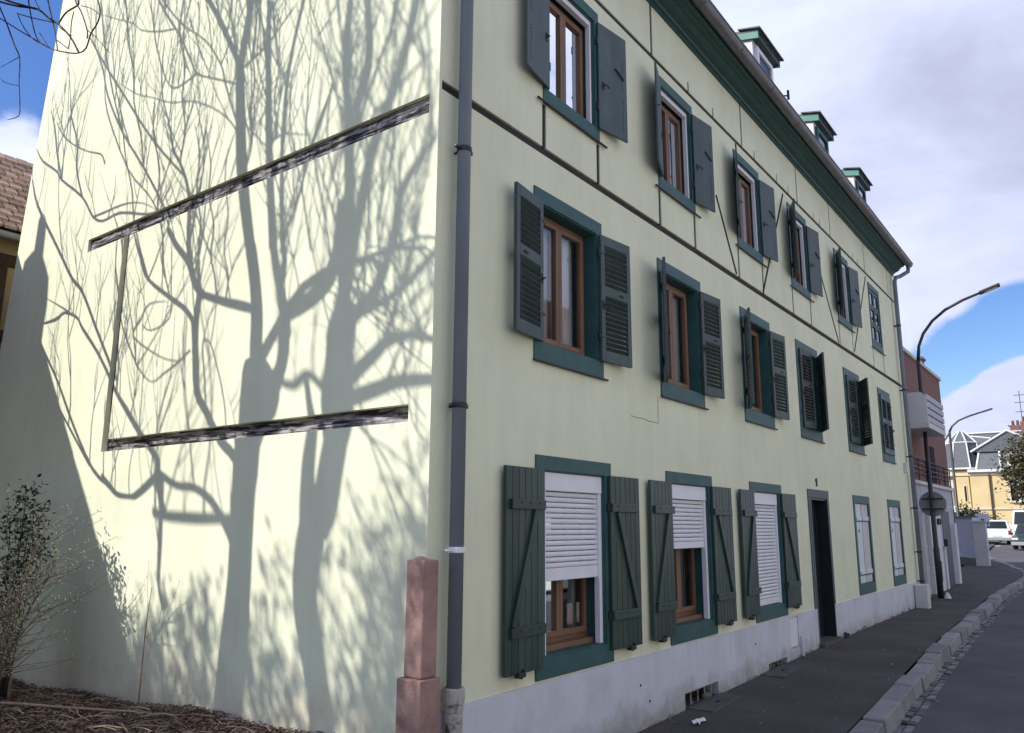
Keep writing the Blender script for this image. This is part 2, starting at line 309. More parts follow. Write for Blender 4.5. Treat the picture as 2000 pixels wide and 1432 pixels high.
def relief(uv, us, vs, cuts, place, face_only=None):
    """a wall face with rectangular recesses: cuts are (u0,u1,v0,v1,depth,floor)"""
    U = sorted(set([round(x, 4) for x in us] + [round(c[i], 4) for c in cuts for i in (0, 1)])); U = [u for u in U if uv[0] - 1e-6 <= u <= uv[1] + 1e-6]
    V = sorted(set([round(x, 4) for x in vs] + [round(c[i], 4) for c in cuts for i in (2, 3)])); V = [v for v in V if uv[2] - 1e-6 <= v <= uv[3] + 1e-6]
    nu, nv = len(U) - 1, len(V) - 1
    D = [[(0.0, True)] * nv for _ in range(nu)]
    for c in cuts:
        for i in range(nu):
            if U[i] >= c[0] - 1e-4 and U[i + 1] <= c[1] + 1e-4:
                for j in range(nv):
                    if V[j] >= c[2] - 1e-4 and V[j + 1] <= c[3] + 1e-4 and c[4] > D[i][j][0]: D[i][j] = (c[4], c[5])
    m = MB()
    for i in range(nu):
        for j in range(nv):
            d, fl = D[i][j]
            if fl: m.quad(place(U[i], V[j], d), place(U[i + 1], V[j], d), place(U[i + 1], V[j + 1], d), place(U[i], V[j + 1], d))
            if i + 1 < nu and abs(D[i + 1][j][0] - d) > 1e-6:
                e = D[i + 1][j][0]; m.quad(place(U[i + 1], V[j], d), place(U[i + 1], V[j + 1], d), place(U[i + 1], V[j + 1], e), place(U[i + 1], V[j], e))
            if j + 1 < nv and abs(D[i][j + 1][0] - d) > 1e-6:
                e = D[i][j + 1][0]; m.quad(place(U[i], V[j + 1], d), place(U[i + 1], V[j + 1], d), place(U[i + 1], V[j + 1], e), place(U[i], V[j + 1], e))
    return m

# ================================================================== the green house
house = thing('terraced_house', 'pale green three-storey house with dark green shutters and timber strips', 'house')
END = 16.9
def yedge(z): return 7.82 - (z - 3.99) * 0.107
GFW = [(1.905, 0.495, 0.58, 2.37), (4.315, 0.485, 0.58, 2.37), (6.785, 0.49, 0.58, 2.37)]
GF_O = [(1.41, 2.40), (3.83, 4.80), (6.29, 7.28)]
F1C = [1.84, 4.24, 6.73, 9.12, 11.95, 14.68]; F2C = [1.915, 4.275, 6.71, 9.07, 11.84, 14.53]
CW = [11.96, 14.75]
cuts = []
for a, b in GF_O: cuts.append((a, b, 0.74, 2.25, 0.28, False))
for c in CW: cuts.append((c - 0.5, c + 0.5, 0.76, 2.22, 0.10, False))
cuts.append((8.77, 9.66, 0.02, 2.24, 0.30, False))
for c in F1C: cuts.append((c - 0.48, c + 0.48, 3.34, 4.63, 0.22, False))
for c in F2C: cuts.append((c - 0.42, c + 0.42, 5.79, 7.0, 0.20, False))
grooves = [(0.03, END - 0.06, 5.115, 5.195, 0.03, True), (0.4, END - 0.06, 7.265, 7.325, 0.025, True)]
for x in (3.70, 6.60, 9.20, 11.22, 13.9, 16.2): grooves.append((x - 0.028, x + 0.028, 7.325, 7.99, 0.025, True))
for x in (4.73, 5.53, 7.12, 8.14, 8.72, 10.14, 10.52, 12.9, 13.3): grooves.append((x - 0.02, x + 0.02, 7.325, 7.46, 0.02, True))
for c in F2C:
    for s in (-1, 1): grooves.append((c + s * 0.485 - 0.032, c + s * 0.485 + 0.032, 5.195, 5.63, 0.025, True))
w = relief((0, END, 0.555, 8.3), frange(0, END, 1.2) + [0, END], frange(0.555, 8.3, 0.8), cuts + grooves, lambda u, v, d: (u, d, v))
# the gable face, with its three recessed timbers and a leaning left edge
GC = [(0.10, 5.62, 4.935, 5.095, 0.055, True), (0.22, 4.76, 2.525, 2.655, 0.085, True), (4.63, 4.76, 2.655, 4.935, 0.075, True)]
g = relief((0, 6.6, -0.3, 8.3), frange(0, 6.6, 0.8), frange(-0.3, 8.3, 0.8), GC, lambda u, v, d: (d, u, v))
zs = [-0.3, 0.5, 2.0, 3.99, 6.0, 8.3]
for a, b in zip(zs, zs[1:]): g.quad((0, 6.6, a), (0, yedge(a), a), (0, yedge(b), b), (0, 6.6, b))
g.quad((0, 0, 8.3), (0, yedge(8.3), 8.3), (0, yedge(9.7), 9.7), (0, 3.55, 12.5))
n0 = len(w.v); w.v += g.v; w.f += [tuple(i + n0 for i in f) for f in g.f]
w.quad((0, 0, -0.3), (0, 0, 0.555), (0.3, 0, 0.555), (0.3, 0, -0.3))
w.quad((END, 0, -0.3), (END, 7.8, -0.3), (END, 7.3, 9.7), (END, 3.55, 12.5), (END, 0, 8.3))
w.quad((0, yedge(-0.3), -0.3), (END, yedge(-0.3), -0.3), (END, yedge(9.7), 9.7), (0, yedge(9.7), 9.7))
obj('wall', w, 'plaster', house)
# timbers lying in the recesses
for i, c in enumerate(grooves):
    b = MB().box(c[0] + 0.001, c[1] - 0.001, c[4] - 0.012, c[4] + 0.02, c[2] + 0.001, c[3] - (0.001 if i != 0 else 0.006)); obj('timber_strip', b, 'timber', house)
for (x0, z0), (x1, z1) in (((5.50, 6.16), (6.11, 5.21)), ((8.40, 7.2), (7.16, 5.21)), ((10.25, 6.42), (11.24, 5.21)), ((13.9, 7.2), (12.40, 5.25))):
    obj('timber_brace', MB().bar((x0, 0.002, z0), (x1, 0.002, z1), 0.045, (0, -1, 0), 0.008), 'timber', house)
def rough_beam(y0, y1, z0, z1, x):
    n = int(max(y1 - y0, z1 - z0) / 0.07); m = MB(); long_y = (y1 - y0) > (z1 - z0)
    us = [i / n for i in range(n + 1)]; vs = [0, 0.3, 0.6, 0.8, 1]
    def fn(u, v):
        d = x + random.uniform(-0.006, 0.006)
        return (d, y0 + (y1 - y0) * u, z0 + (z1 - z0) * v) if long_y else (d, y0 + (y1 - y0) * v, z0 + (z1 - z0) * u)
    return sheet(us, vs, fn)
obj('gable_beam', rough_beam(0.10, 5.62, 4.935, 5.095, 0.034), 'old_timber', house)
obj('gable_beam', rough_beam(0.22, 4.76, 2.525, 2.655, 0.062), 'old_timber', house)
M['post_timber'] = pmat('post_timber', (0.05, 0.045, 0.042), 0.9, 0.3, 20, 0.7, 45, 0.15, stretch=(1, 1, 0.2))
obj('gable_post', rough_beam(4.63, 4.76, 2.655, 4.935, 0.055), 'post_timber', house)
# plinth
pc = [(3.97, 4.85, -0.3, 0.075, 0.16, False), (6.5, 7.22, -0.3, 0.045, 0.16, False), (8.74, 9.70, -0.3, 0.56, 0.3, False), (7.41, 7.77, 0.12, 0.53, 0.03, True)]
p = relief((0.03, END, -0.4, 0.56), frange(0.03, END, 0.7), frange(-0.4, 0.56, 0.2), pc, lambda u, v, d: (u, d - 0.018, v))
for a, b in ((0.03, 8.74), (9.70, END)): p.quad((a, -0.018, 0.56), (b, -0.018, 0.56), (b, 0.002, 0.56), (a, 0.002, 0.56))
p.quad((0.03, -0.018, -0.4), (0.03, -0.018, 0.56), (0.03, 0.002, 0.56), (0.03, 0.002, -0.4))
obj('plinth', p, 'plinth', house)
# dirt at the foot of the plinth is a thin broken skirt of old mortar
sk = MB()
x = 2.2
while x < 16.7:
    l = random.uniform(0.12, 0.5)
    if not (3.9 < x + l and x < 4.9) and not (6.4 < x + l and x < 7.3) and not (8.6 < x + l and x < 9.8):
        h = random.uniform(0.012, 0.05); d = random.uniform(0.01, 0.03)
        sk.quad((x, -0.019 - d, gz(x) + 0.004), (x + l, -0.019 - d, gz(x + l) + 0.004), (x + l * 0.8, -0.0195, gz(x + l) + h), (x + l * 0.2, -0.0195, gz(x) + h))
    x += l + random.uniform(0.0, 0.6)
M['mortar'] = pmat('old_mortar', (0.19, 0.175, 0.165), 0.95, 0.25, 9, 0.6, 60, 0.15)
tag(obj('mortar_skirt', sk, 'mortar', house), kind='stuff')

# ---------------------------------------------------------------- windows
def frame_bars(m, x0, x1, z0, z1, wd, y0, y1):
    m.box(x0, x0 + wd, y0, y1, z0, z1); m.box(x1 - wd, x1, y0, y1, z0, z1)
    m.box(x0 + wd, x1 - wd, y0, y1, z1 - wd, z1); m.box(x0 + wd, x1 - wd, y0, y1, z0, z0 + wd); return m
def curtain_mesh(x0, x1, z0, z1, y, amp=0.012, k=38):
    us = frange(x0, x1, 0.012); ph = random.random() * 6
    return sheet(us, [z0, z1], lambda u, v: (u, y + amp * math.sin(u * k * 2 + ph) + amp * 0.6 * math.sin(u * k * 0.7 + ph * 2), v))
def casement(win, x0, x1, z0, z1, y, curtain=0.75, handle=True):
    xm = (x0 + x1) / 2
    f = MB(); frame_bars(f, x0, x1, z0, z1, 0.045, y, y + 0.06); obj('frame', f, 'wood', win, bevel=0.004)
    for a, b in ((x0 + 0.046, xm - 0.012), (xm - 0.010, x1 - 0.046)):
        s = MB(); frame_bars(s, a, b, z0 + 0.046, z1 - 0.046, 0.05, y - 0.022, y + 0.03); obj('sash', s, 'wood', win, bevel=0.004)
        obj('pane', MB().quad((a + 0.05, y + 0.008, z0 + 0.096), (b - 0.05, y + 0.008, z0 + 0.096), (b - 0.05, y + 0.008, z1 - 0.096), (a + 0.05, y + 0.008, z1 - 0.096)), 'glass', win)
        if curtain:
            cw = (b - a) * curtain
            c0 = a if (a == x0 + 0.046) else b - cw
            obj('curtain', curtain_mesh(c0 + 0.01, c0 + cw - 0.01, z0 + 0.07, z1 - 0.07, y + 0.10), 'curtain', win, smooth=True)
def surround(x0, x1, z0, z1, ox0, ox1, oz0, oz1, depth, mat='teal', y=-0.014, liner=True):
    m = MB()
    m.box(x0, ox0, y, 0.001, z0, z1); m.box(ox1, x1, y, 0.001, z0, z1)
    m.box(ox0, ox1, y, 0.001, oz1, z1); m.box(ox0, ox1, y, 0.001, z0, oz0)
    if liner:
        t = 0.012
        m.box(ox0 - 0.001, ox0 + t, 0.001, depth, oz0, oz1); m.box(ox1 - t, ox1 + 0.001, 0.001, depth, oz0, oz1)
        m.box(ox0 + t, ox1 - t, 0.001, depth, oz1 - t, oz1 + 0.001); m.box(ox0 + t, ox1 - t, 0.001, depth, oz0 - 0.001, oz0 + t)
    return obj('window', m, mat, house)
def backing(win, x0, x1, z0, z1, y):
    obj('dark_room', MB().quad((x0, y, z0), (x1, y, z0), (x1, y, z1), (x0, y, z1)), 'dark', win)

slat_meshes = {}
def slat_mesh(key, w, dep, th, tilt, mat):
    k = (key, round(w, 4), round(tilt, 3))
    if k not in slat_meshes:
        ca, sa = math.cos(tilt), math.sin(tilt)
        slat_meshes[k] = MB().obox((0, 0, 0), (w / 2, 0, 0), (0, -ca * dep / 2, -sa * dep / 2), (0, -sa * th / 2, ca * th / 2)).mesh(key, M[mat])
    return slat_meshes[k]

# ground floor: roller blinds half down, brown casements, open plank shutters
blind_bottom = [1.33, 1.545, 0.76]
WLABEL = ['window with the roller blind two thirds down', 'window with the roller blind half down', 'window with the roller blind fully closed']
for i, (cx, hw, z0, z1) in enumerate(GFW):
    a, b = GF_O[i]
    x0, x1 = [(1.285, 2.52), (3.71, 4.92), (6.17, 7.40)][i]
    win = surround(x0, x1, z0 - 0.002, z1, a, b, 0.74, 2.25, 0.26); win['label'] = WLABEL[i]
    bx = MB().box(a + 0.014, b - 0.014, 0.012, 0.16, 2.08, 2.236); obj('blind_box', bx, 'white', win, bevel=0.006)
    for s in (0, 1):
        g0 = a + 0.014 if s == 0 else b - 0.014 - 0.05
        obj('guide_rail', MB().box(g0, g0 + 0.05, 0.02, 0.075, 0.752, 2.079), 'white', win, bevel=0.003)
    zb = blind_bottom[i]; sw = (b - a) - 0.028 - 0.1 + 0.03; n = int((2.079 - zb - 0.06) / 0.046); me = None
    me = slat_meshes.get(('roller', i))
    if me is None:
        q = MB(); prof = [(0.004, -0.021), (-0.006, -0.014), (-0.0085, 0.0), (-0.006, 0.014), (0.004, 0.0195)]
        q.prism(prof + [(0.01, 0.0195), (0.01, -0.021)], 'x', -sw / 2, sw / 2); me = q.mesh('roller_slat', M['white']); slat_meshes[('roller', i)] = me
    for k in range(n):
        link('roller_slat', me, win, ((a + b) / 2, 0.05, 2.079 - 0.024 - k * 0.046))
    zz = 2.079 - n * 0.046
    obj('bottom_rail', MB().box((a + b) / 2 - sw / 2, (a + b) / 2 + sw / 2, 0.038, 0.064, zb, zz - 0.002), 'white', win, bevel=0.004)
    obj('inner_sill', MB().box(a + 0.013, b - 0.013, 0.10, 0.26, 0.753, 0.80), 'wood', win, bevel=0.004)
    casement(win, a + 0.013, b - 0.013, 0.80, 2.07, 0.185, 0.16)
    backing(win, a, b, 0.74, 2.25, 0.42)

def plank_shutter(x, side, label=None):
    """leaf hinged at x; side -1 goes left, +1 goes right; flat against the wall"""
    L, H, z0 = 0.535, 1.57, 0.68
    root = link('plank_shutter', None, house, (x, -0.018, z0), R_(2.0) * (-side))
    if label: root['label'] = label
    n = 6; pw = L / n
    for k in range(n):
        u0 = k * pw + 0.0025; u1 = (k + 1) * pw - 0.0025; xa, xb = sorted((side * u0, side * u1))
        obj('plank', MB().box(xa, xb, -0.030 - random.uniform(0, 0.0015), 0, random.uniform(-0.001, 0.001), H), 'shutter_gf', root, bevel=0.003)
    for zz in (0.265, 1.235):
        xa, xb = sorted((side * 0.0, side * (L - 0.055)))
        obj('ledge', MB().box(xa, xb, -0.058, -0.032, zz, zz + 0.078), 'shutter_gf', root, bevel=0.004)
        for k in range(3):
            c = side * (0.10 + 0.13 * k)
            obj('bolt', MB().lathe((c, -0.0585, zz + 0.052), [(0.008, 0), (0.007, -0.004), (0.002, -0.006)], 8, 'y'), 'iron', root)
    obj('brace', MB().bar((side * (L - 0.09), -0.032, 0.345), (side * 0.12, -0.032, 1.233), 0.06, (0, -1, 0), 0.024), 'shutter_gf', root, bevel=0.003)
    for zz in (0.30, 1.27):
        obj('hinge', MB().lathe((-side * 0.012, -0.012, zz - 0.03), [(0.013, 0), (0.013, 0.07)], 10), 'iron', root)
    c = side * L * 0.62
    t = MB().box(c - 0.012, c + 0.012, -0.05, 0.018, -0.035, -0.012); t.box(c - 0.05, c + 0.045, -0.055, -0.035, -0.025, 0.012); t.box(c + 0.02, c + 0.04, -0.055, -0.03, 0.0, 0.03)
    obj('shutter_catch', t, 'iron', root, bevel=0.004)
    return root
for i, (a, b) in enumerate(GF_O):
    x0, x1 = [(1.285, 2.52), (3.71, 4.92), (6.17, 7.40)][i]
    plank_shutter(a - 0.07, -1); plank_shutter(b + 0.045, 1)

# the two closed windows with white board shutters
for c in CW:
    win = surround(c - 0.605, c + 0.605, 0.58, 2.36, c - 0.5, c + 0.5, 0.76, 2.22, 0.09); win['label'] = 'window closed with white board shutters'
    backing(win, c - 0.5, c + 0.5, 0.76, 2.22, 0.095)
    for s in (-1, 1):
        mt = 'white_board' if s < 0 else 'pink_board'
        xa, xb = sorted((c + s * 0.022, c + s * 0.482))
        for k in range(3):
            wv = (xb - xa) / 3; obj('board', MB().box(xa + k * wv + 0.001, xa + (k + 1) * wv - 0.001, 0.012, 0.04, 0.775, 2.205), mt, win, bevel=0.003)
        for z in (0.93, 1.90):
            lx = (c - 0.486, c - 0.018) if s < 0 else (c + 0.018, c + 0.486)
            obj('ledge', MB().box(lx[0] + 0.02, lx[1] - 0.02, -0.008, 0.011, z, z + 0.075), 'white_board', win, bevel=0.004)
            obj('strap_hinge', MB().box(c + s * 0.49 - 0.03, c + s * 0.49 + 0.03, -0.018, -0.002, z + 0.015, z + 0.05), 'iron', win, bevel=0.004)
            obj('painted_shadow', MB().box(lx[0], lx[1], 0.004, 0.0115, z - 0.022, z - 0.001), 'iron', win)  # dark strip below each ledge, its shadow put in as colour
    d = 0.03; z = 1.72
    obj('heart_cutout', MB().prism([(c - 0.25, z - 0.05), (c - 0.22, z), (c - 0.235, z + 0.022), (c - 0.25, z + 0.012), (c - 0.265, z + 0.022), (c - 0.28, z)], 'y', 0.009, 0.0135), 'dark', win)

# door
dr = MB(); x0, x1, o0, o1 = 8.65, 9.77, 8.77, 9.66
dr.box(x0, o0, -0.016, 0.001, 0.56, 2.37); dr.box(o1, x1, -0.016, 0.001, 0.56, 2.37); dr.box(o0, o1, -0.016, 0.001, 2.24, 2.37)

M['door_frame'] = pmat('door_frame_paint', (0.07, 0.095, 0.105), 0.55, 0.1, 4, 0.05, 60, 0.4)
door = obj('door', dr, 'door_frame', house); door['label'] = 'dark recessed front door'
for ja, jb in ((o0 - 0.04, o0 + 0.014), (o1 - 0.014, o1 + 0.025)): obj('door_jamb', MB().box(ja, jb, -0.020 if ja < o0 else -0.021, 0.17, -0.05, 2.222), 'door' if ja > o0 else 'door_frame', door)
obj('door_head', MB().box(o0 + 0.015, o1 - 0.015, 0.002, 0.17, 2.205, 2.236), 'door', door)
lf = MB().box(o0 + 0.016, o1 - 0.016, 0.17, 0.21, 0.03, 2.22)
obj('door_leaf', lf, 'door', door)
for (a, b, c, d) in ((0.09, 0.40, 0.15, 0.85), (0.49, 0.80, 0.15, 0.85), (0.09, 0.40, 1.0, 1.95), (0.49, 0.80, 1.0, 1.95)):
    m = MB(); frame_bars(m, o0 + a, o0 + b, c, d, 0.03, 0.155, 0.169); obj('door_panel', m, 'door', door, bevel=0.004)
obj('door_handle', MB().tube([(8.86, 0.168, 1.12), (8.86, 0.11, 1.12), (8.97, 0.105, 1.12)], 0.011, 8).lathe((8.86, 0.165, 1.12), [(0.028, 0), (0.028, -0.008)], 12, 'y'), 'steel', door, smooth=False)
obj('step', MB().box(8.70, 9.74, -0.12, 0.30, -0.3, 0.055), 'slab', house, bevel=0.015)
nm = MB().box(9.155, 9.178, -0.022, 0.001, 2.425, 2.555); nm.bar((9.162, -0.001, 2.548), (9.122, -0.001, 2.515), 0.02, (0, -1, 0), 0.02)
obj('house_number', nm, 'number', house)
mb = MB().box(7.425, 7.755, -0.012, 0.010, 0.135, 0.515); obj('meter_box', mb, 'white', house, bevel=0.006)
obj('cable_cover', MB().box(7.80, 7.875, -0.06, -0.019, gz(7.8), 0.27), 'plinth', house, bevel=0.008)
# cellar openings with rusty frames
for (a, b, zt) in ((3.97, 4.85, 0.075), (6.5, 7.22, 0.045)):
    v = MB().quad((a, 0.14, -0.3), (b, 0.14, -0.3), (b, 0.14, zt), (a, 0.14, zt)); vent = obj('cellar_vent', v, 'dark', house)
    gr = MB(); gr.box(a + 0.01, b - 0.01, 0.03, 0.05, zt - 0.03, zt - 0.003)
    for k in range(5):
        xx = a + 0.08 + (b - a - 0.16) * k / 4; gr.tube([(xx, 0.04, -0.2), (xx, 0.04, zt - 0.01)], 0.008, 6)
    obj('grille', gr, 'rust', vent)
    rb = MB(); 
    for k in range(7):
        c = (random.uniform(a + 0.08, b - 0.08), random.uniform(0.02, 0.08), gz(a) + random.uniform(0, 0.04)); s_ = random.uniform(0.02, 0.06)
        rb.obox(c, Vector((1, 0.3, 0.2)).normalized() * s_, Vector((-0.3, 1, 0.1)).normalized() * s_ * 0.5, Vector((-0.1, 0, 1)).normalized() * s_ * 0.5)
    tag(obj('rubble', rb, 'mortar', vent), kind='stuff')
obj('boot_scraper', MB().box(9.98, 10.22, -0.10, -0.02, gz(10), gz(10) + 0.02).box(10.0, 10.04, -0.08, -0.04, gz(10), 0.09).box(10.16, 10.2, -0.08, -0.04, gz(10), 0.06), 'iron', house, bevel=0.005)

# first floor
def louvre_leaf(x, y, side, ang, z0, H=1.28, L=0.49, tilt=-38):
    root = link('louvred_shutter', None, house, (x, y, z0), R_(ang) * (-side))
    s = side; fr = MB()
    def bx(u0, u1, y0, y1, a, b): xa, xb = sorted((s * u0, s * u1)); fr.box(xa, xb, y0, y1, a, b)
    bx(0, 0.06, -0.032, 0, 0, H); bx(L - 0.06, L, -0.032, 0, 0, H)
    bx(0.06, L - 0.06, -0.032, 0, 0, 0.11); bx(0.06, L - 0.06, -0.032, 0, H - 0.10, H); bx(0.06, L - 0.06, -0.032, 0, 0.66, 0.76)
    obj('frame', fr, 'shutter', root, bevel=0.003)
    me = slat_mesh('louvre_slat', L - 0.118, 0.046, 0.009, R_(tilt), 'shutter')
    for a, b, n in ((0.11, 0.66, 11), (0.76, H - 0.10, 8)):
        for k in range(n): link('louvre_slat', me, root, (s * L / 2, -0.016, a + (b - a) * (k + 0.5) / n))
    for zz in (0.2, 1.05): obj('hinge', MB().lathe((-s * 0.012, -0.01, zz), [(0.013, 0), (0.013, 0.09)], 10).box(-0.03, 0.03, -0.036, -0.03, zz + 0.03, zz + 0.055), 'iron', root)
    h = MB().box(s * 0.03 - 0.013, s * 0.03 + 0.013, -0.04, -0.0325, 0.52, 0.60).tube([(s * 0.03, -0.04, 0.56), (s * 0.03, -0.065, 0.56), (s * 0.09, -0.07, 0.53)], 0.008, 6).box(s * (L - 0.16) - 0.03, s * (L - 0.16) + 0.03, -0.045, -0.032, 0.70, 0.715)
    obj('latch', h, 'iron', root)
    return root
F1_STATE = [(8, 7), (27, 6), (27, 6), ('c', 'ajar'), ('c', 'ajar'), ('c', 'c')]
for i, c in enumerate(F1C):
    win = surround(c - 0.58, c + 0.58, 3.18, 4.76, c - 0.48, c + 0.48, 3.34, 4.63, 0.17)
    obj('sill_bar', MB().tube([(c - 0.60, -0.022, 3.172), (c + 0.64, -0.022, 3.172)], 0.011, 8), 'iron', win)
    casement(win, c - 0.467, c + 0.467, 3.353, 4.617, 0.13, 0.92 if i < 2 else 0.6); backing(win, c - 0.5, c + 0.5, 3.33, 4.64, 0.42)
    obj('inner_sill', MB().box(c - 0.46, c + 0.46, 0.06, 0.129, 3.353, 3.375), 'white', win)
    l, r = F1_STATE[i]
    if l == 'c': louvre_leaf(c - 0.475, -0.012, 1, 0, 3.34, tilt=42).rotation_euler.z = R_(-5 if r == 'ajar' else 0)
    else: louvre_leaf(c - 0.50, -0.02, -1, l, 3.34)
    if r == 'ajar':
        q = louvre_leaf(c + 0.475, -0.016, -1, 0, 3.34, tilt=42); q.rotation_euler.z = R_([0, 0, 0, 27, 30, 0][i]); q['label'] = 'leaf pushed ajar'
    elif r == 'c': louvre_leaf(c + 0.475, -0.012, -1, 0, 3.34, tilt=42)
    else: louvre_leaf(c + 0.50, -0.02, 1, r, 3.34)

# second floor: flat metal leaves with a row of holes
def metal_leaf(x, y, side, ang, z0, H=1.21, L=0.47):
    root = link('metal_shutter', None, house, (x, y, z0), R_(ang) * (-side)); s = side
    xa, xb = sorted((0, s * L)); obj('leaf', MB().box(xa, xb, -0.022, 0, 0, H), 'shutter', root, bevel=0.005)
    pf = MB(); u = s * (L - 0.075)
    for k in range(22):
        z = 0.10 + k * 0.036 + (0.06 if k > 10 else 0); pf.box(u - 0.006, u + 0.006, -0.0232, -0.0215, z, z + 0.014)
    tag(obj('perforation', pf, 'dark', root), kind='stuff')
    h = MB().box(s * 0.07 - 0.016, s * 0.07 + 0.016, -0.03, -0.0225, 0.46, 0.54).tube([(s * 0.07, -0.03, 0.50), (s * 0.07, -0.055, 0.50), (s * 0.13, -0.06, 0.475)], 0.008, 6); obj('latch', h, 'iron', root)
    obj('bolt_lever', MB().bar((s * (L - 0.20), -0.024, 0.78), (s * (L - 0.06), -0.024, 0.70), 0.016, (0, -1, 0), 0.014), 'iron', root)
    for zz in (0.2, 0.95): obj('hinge', MB().lathe((-s * 0.012, -0.01, zz), [(0.013, 0), (0.013, 0.08)], 10), 'iron', root)
F2_STATE = [(9, 9), (20, 8), (20, 8), (26, 8), (24, 8)]
for i, c in enumerate(F2C):
    win = surround(c - 0.505, c + 0.505, 5.64, 7.12, c - 0.42, c + 0.42, 5.79, 7.0, 0.17)
    obj('sill_bar', MB().tube([(c - 0.62, -0.026, 5.632), (c + 0.62, -0.026, 5.632)], 0.012, 8), 'iron', win)
    if i < 5:
        tr = MB().box(c - 0.407, c - 0.375, 0.02, 0.07, 5.80, 6.93); tr.box(c + 0.375, c + 0.407, 0.02, 0.07, 5.80, 6.93); tr.box(c - 0.407, c + 0.407, 0.02, 0.075, 6.93, 6.988)
        obj('blind_track', tr, 'white', win, bevel=0.003)
        casement(win, c - 0.407, c + 0.407, 5.803, 6.925, 0.115, 0.95 if i < 2 else 0.7)
        l, r = F2_STATE[i]
        metal_leaf(c - 0.45, -0.02, -1, l, 5.785); metal_leaf(c + 0.46, -0.02, 1, r, 5.785)
    else:
        win['label'] = 'window with closed shutter and a grid of small panels'
        for k in range(2):
            for j in range(3):
                a0 = c - 0.40 + k * 0.41; z0 = 5.81 + j * 0.395; m = MB(); frame_bars(m, a0, a0 + 0.39, z0, z0 + 0.38, 0.05, 0.0, 0.035); obj('grid_panel', m, 'shutter', win)
                obj('pane', MB().quad((a0 + 0.05, 0.02, z0 + 0.05), (a0 + 0.34, 0.02, z0 + 0.05), (a0 + 0.34, 0.02, z0 + 0.33), (a0 + 0.05, 0.02, z0 + 0.33)), 'glass_dark', win)
    backing(win, c - 0.45, c + 0.45, 5.78, 7.01, 0.42)

# hairline crack in the render
ck = MB(); pts = [(2.97, 2.885), (3.08, 2.878), (3.22, 2.882), (3.36, 2.868), (3.50, 2.872), (3.575, 2.87), (3.578, 2.95), (3.582, 3.06), (3.585, 3.16)]
for a, b in zip(pts, pts[1:]): ck.bar((a[0], 0.001, a[1]), (b[0], 0.001, b[1]), 0.006, (0, -1, 0), 0.003)
obj('crack', ck, 'mortar', house)
for (x, z) in ((3.18, 0.13), (6.06, 0.34), (3.0, 0.3)): obj('anchor_plug', MB().lathe((x, -0.018, z), [(0.013, 0), (0.008, -0.008)], 8, 'y'), 'dark', house)

# cornice, gutter, pipes
prof = [(0.001, 7.985), (-0.022, 7.985), (-0.022, 8.045), (-0.04, 8.05), (-0.055, 8.075), (-0.12, 8.10), (-0.17, 8.13), (-0.175, 8.155), (-0.20, 8.16), (-0.21, 8.19), (-0.27, 8.20), (-0.285, 8.225), (-0.29, 8.27), (0.001, 8.30)]
obj('cornice', MB().prism(prof, 'x', -0.03, END + 0.05), 'cornice', house)
gu = MB(); arc = [(-0.375 + 0.085 * math.cos(a), 8.275 + 0.085 * math.sin(a)) for a in [math.pi + math.pi * k / 10 for k in range(11)]]
inn = [(-0.375 + 0.078 * math.cos(a), 8.275 + 0.078 * math.sin(a)) for a in [2 * math.pi - math.pi * k / 10 for k in range(11)]]
bead = [(-0.468, 8.28), (-0.462, 8.292), (-0.45, 8.285)]
gu.prism(arc + inn, 'x', -0.06, END + 0.2); gu.tube([(-0.06, -0.462, 8.28), (END + 0.2, -0.462, 8.28)], 0.011, 8)
obj('gutter', gu, 'gutter', house)
for k in range(14): 
    x = 0.6 + k * 1.25
    obj('gutter_bracket', MB().tube([(x, -0.29, 8.27), (x, -0.31, 8.21), (x, -0.375, 8.185), (x, -0.44, 8.21), (x, -0.466, 8.28)], 0.007, 6), 'gutter', house)
dp = obj('downpipe', MB().tube([(0.20, -0.36, 8.2), (0.20, -0.33, 8.08), (0.20, -0.13, 7.85), (0.20, -0.095, 7.72), (0.20, -0.095, 0.70)], 0.052, 16), 'zinc', house, smooth=True)
obj('pipe_foot', MB().lathe((0.20, -0.095, -0.3), [(0.064, 0), (0.064, 0.85), (0.068, 0.86), (0.068, 0.90), (0.074, 0.91), (0.076, 1.0), (0.07, 1.01)], 16), 'rust', dp, smooth=False)
for z in (6.85, 4.62, 2.62, 1.60):
    mt = 'white' if z == 1.60 else 'iron'
    obj('pipe_clamp', MB().lathe((0.20, -0.095, z), [(0.058, 0), (0.060, 0.004), (0.060, 0.035), (0.058, 0.039)], 16).tube([(0.20, -0.05, z + 0.02), (0.20, 0.01, z + 0.02)], 0.01, 6).box(0.255, 0.285, -0.11, -0.08, z + 0.005, z + 0.033).box(0.09, 0.145, -0.108, -0.082, z + 0.012, z + 0.026), mt, dp)
obj('clip', MB().box(0.35, 0.365, -0.03, -0.018, 0.33, 0.47), 'teal', house)
dp2 = obj('downpipe', MB().tube([(END + 0.05, -0.375, 8.2), (END + 0.05, -0.36, 8.06), (END - 0.12, -0.2, 7.92), (END - 0.28, -0.12, 7.86), (END - 0.34, -0.10, 7.74), (END - 0.34, -0.10, 0.1)], 0.05, 14), 'zinc', house, smooth=True)
for z in (6.6, 5.0, 3.4, 2.2, 1.2, 0.55): obj('pipe_clamp', MB().lathe((END - 0.34, -0.10, z), [(0.057, 0), (0.057, 0.04)], 14).box(END - 0.40, END - 0.28, -0.06, 0.001, z + 0.01, z + 0.03), 'iron', dp2)
obj('junction_box', MB().box(16.15, 16.30, -0.07, 0.001, 3.03, 3.25), 'concrete', house, bevel=0.01)

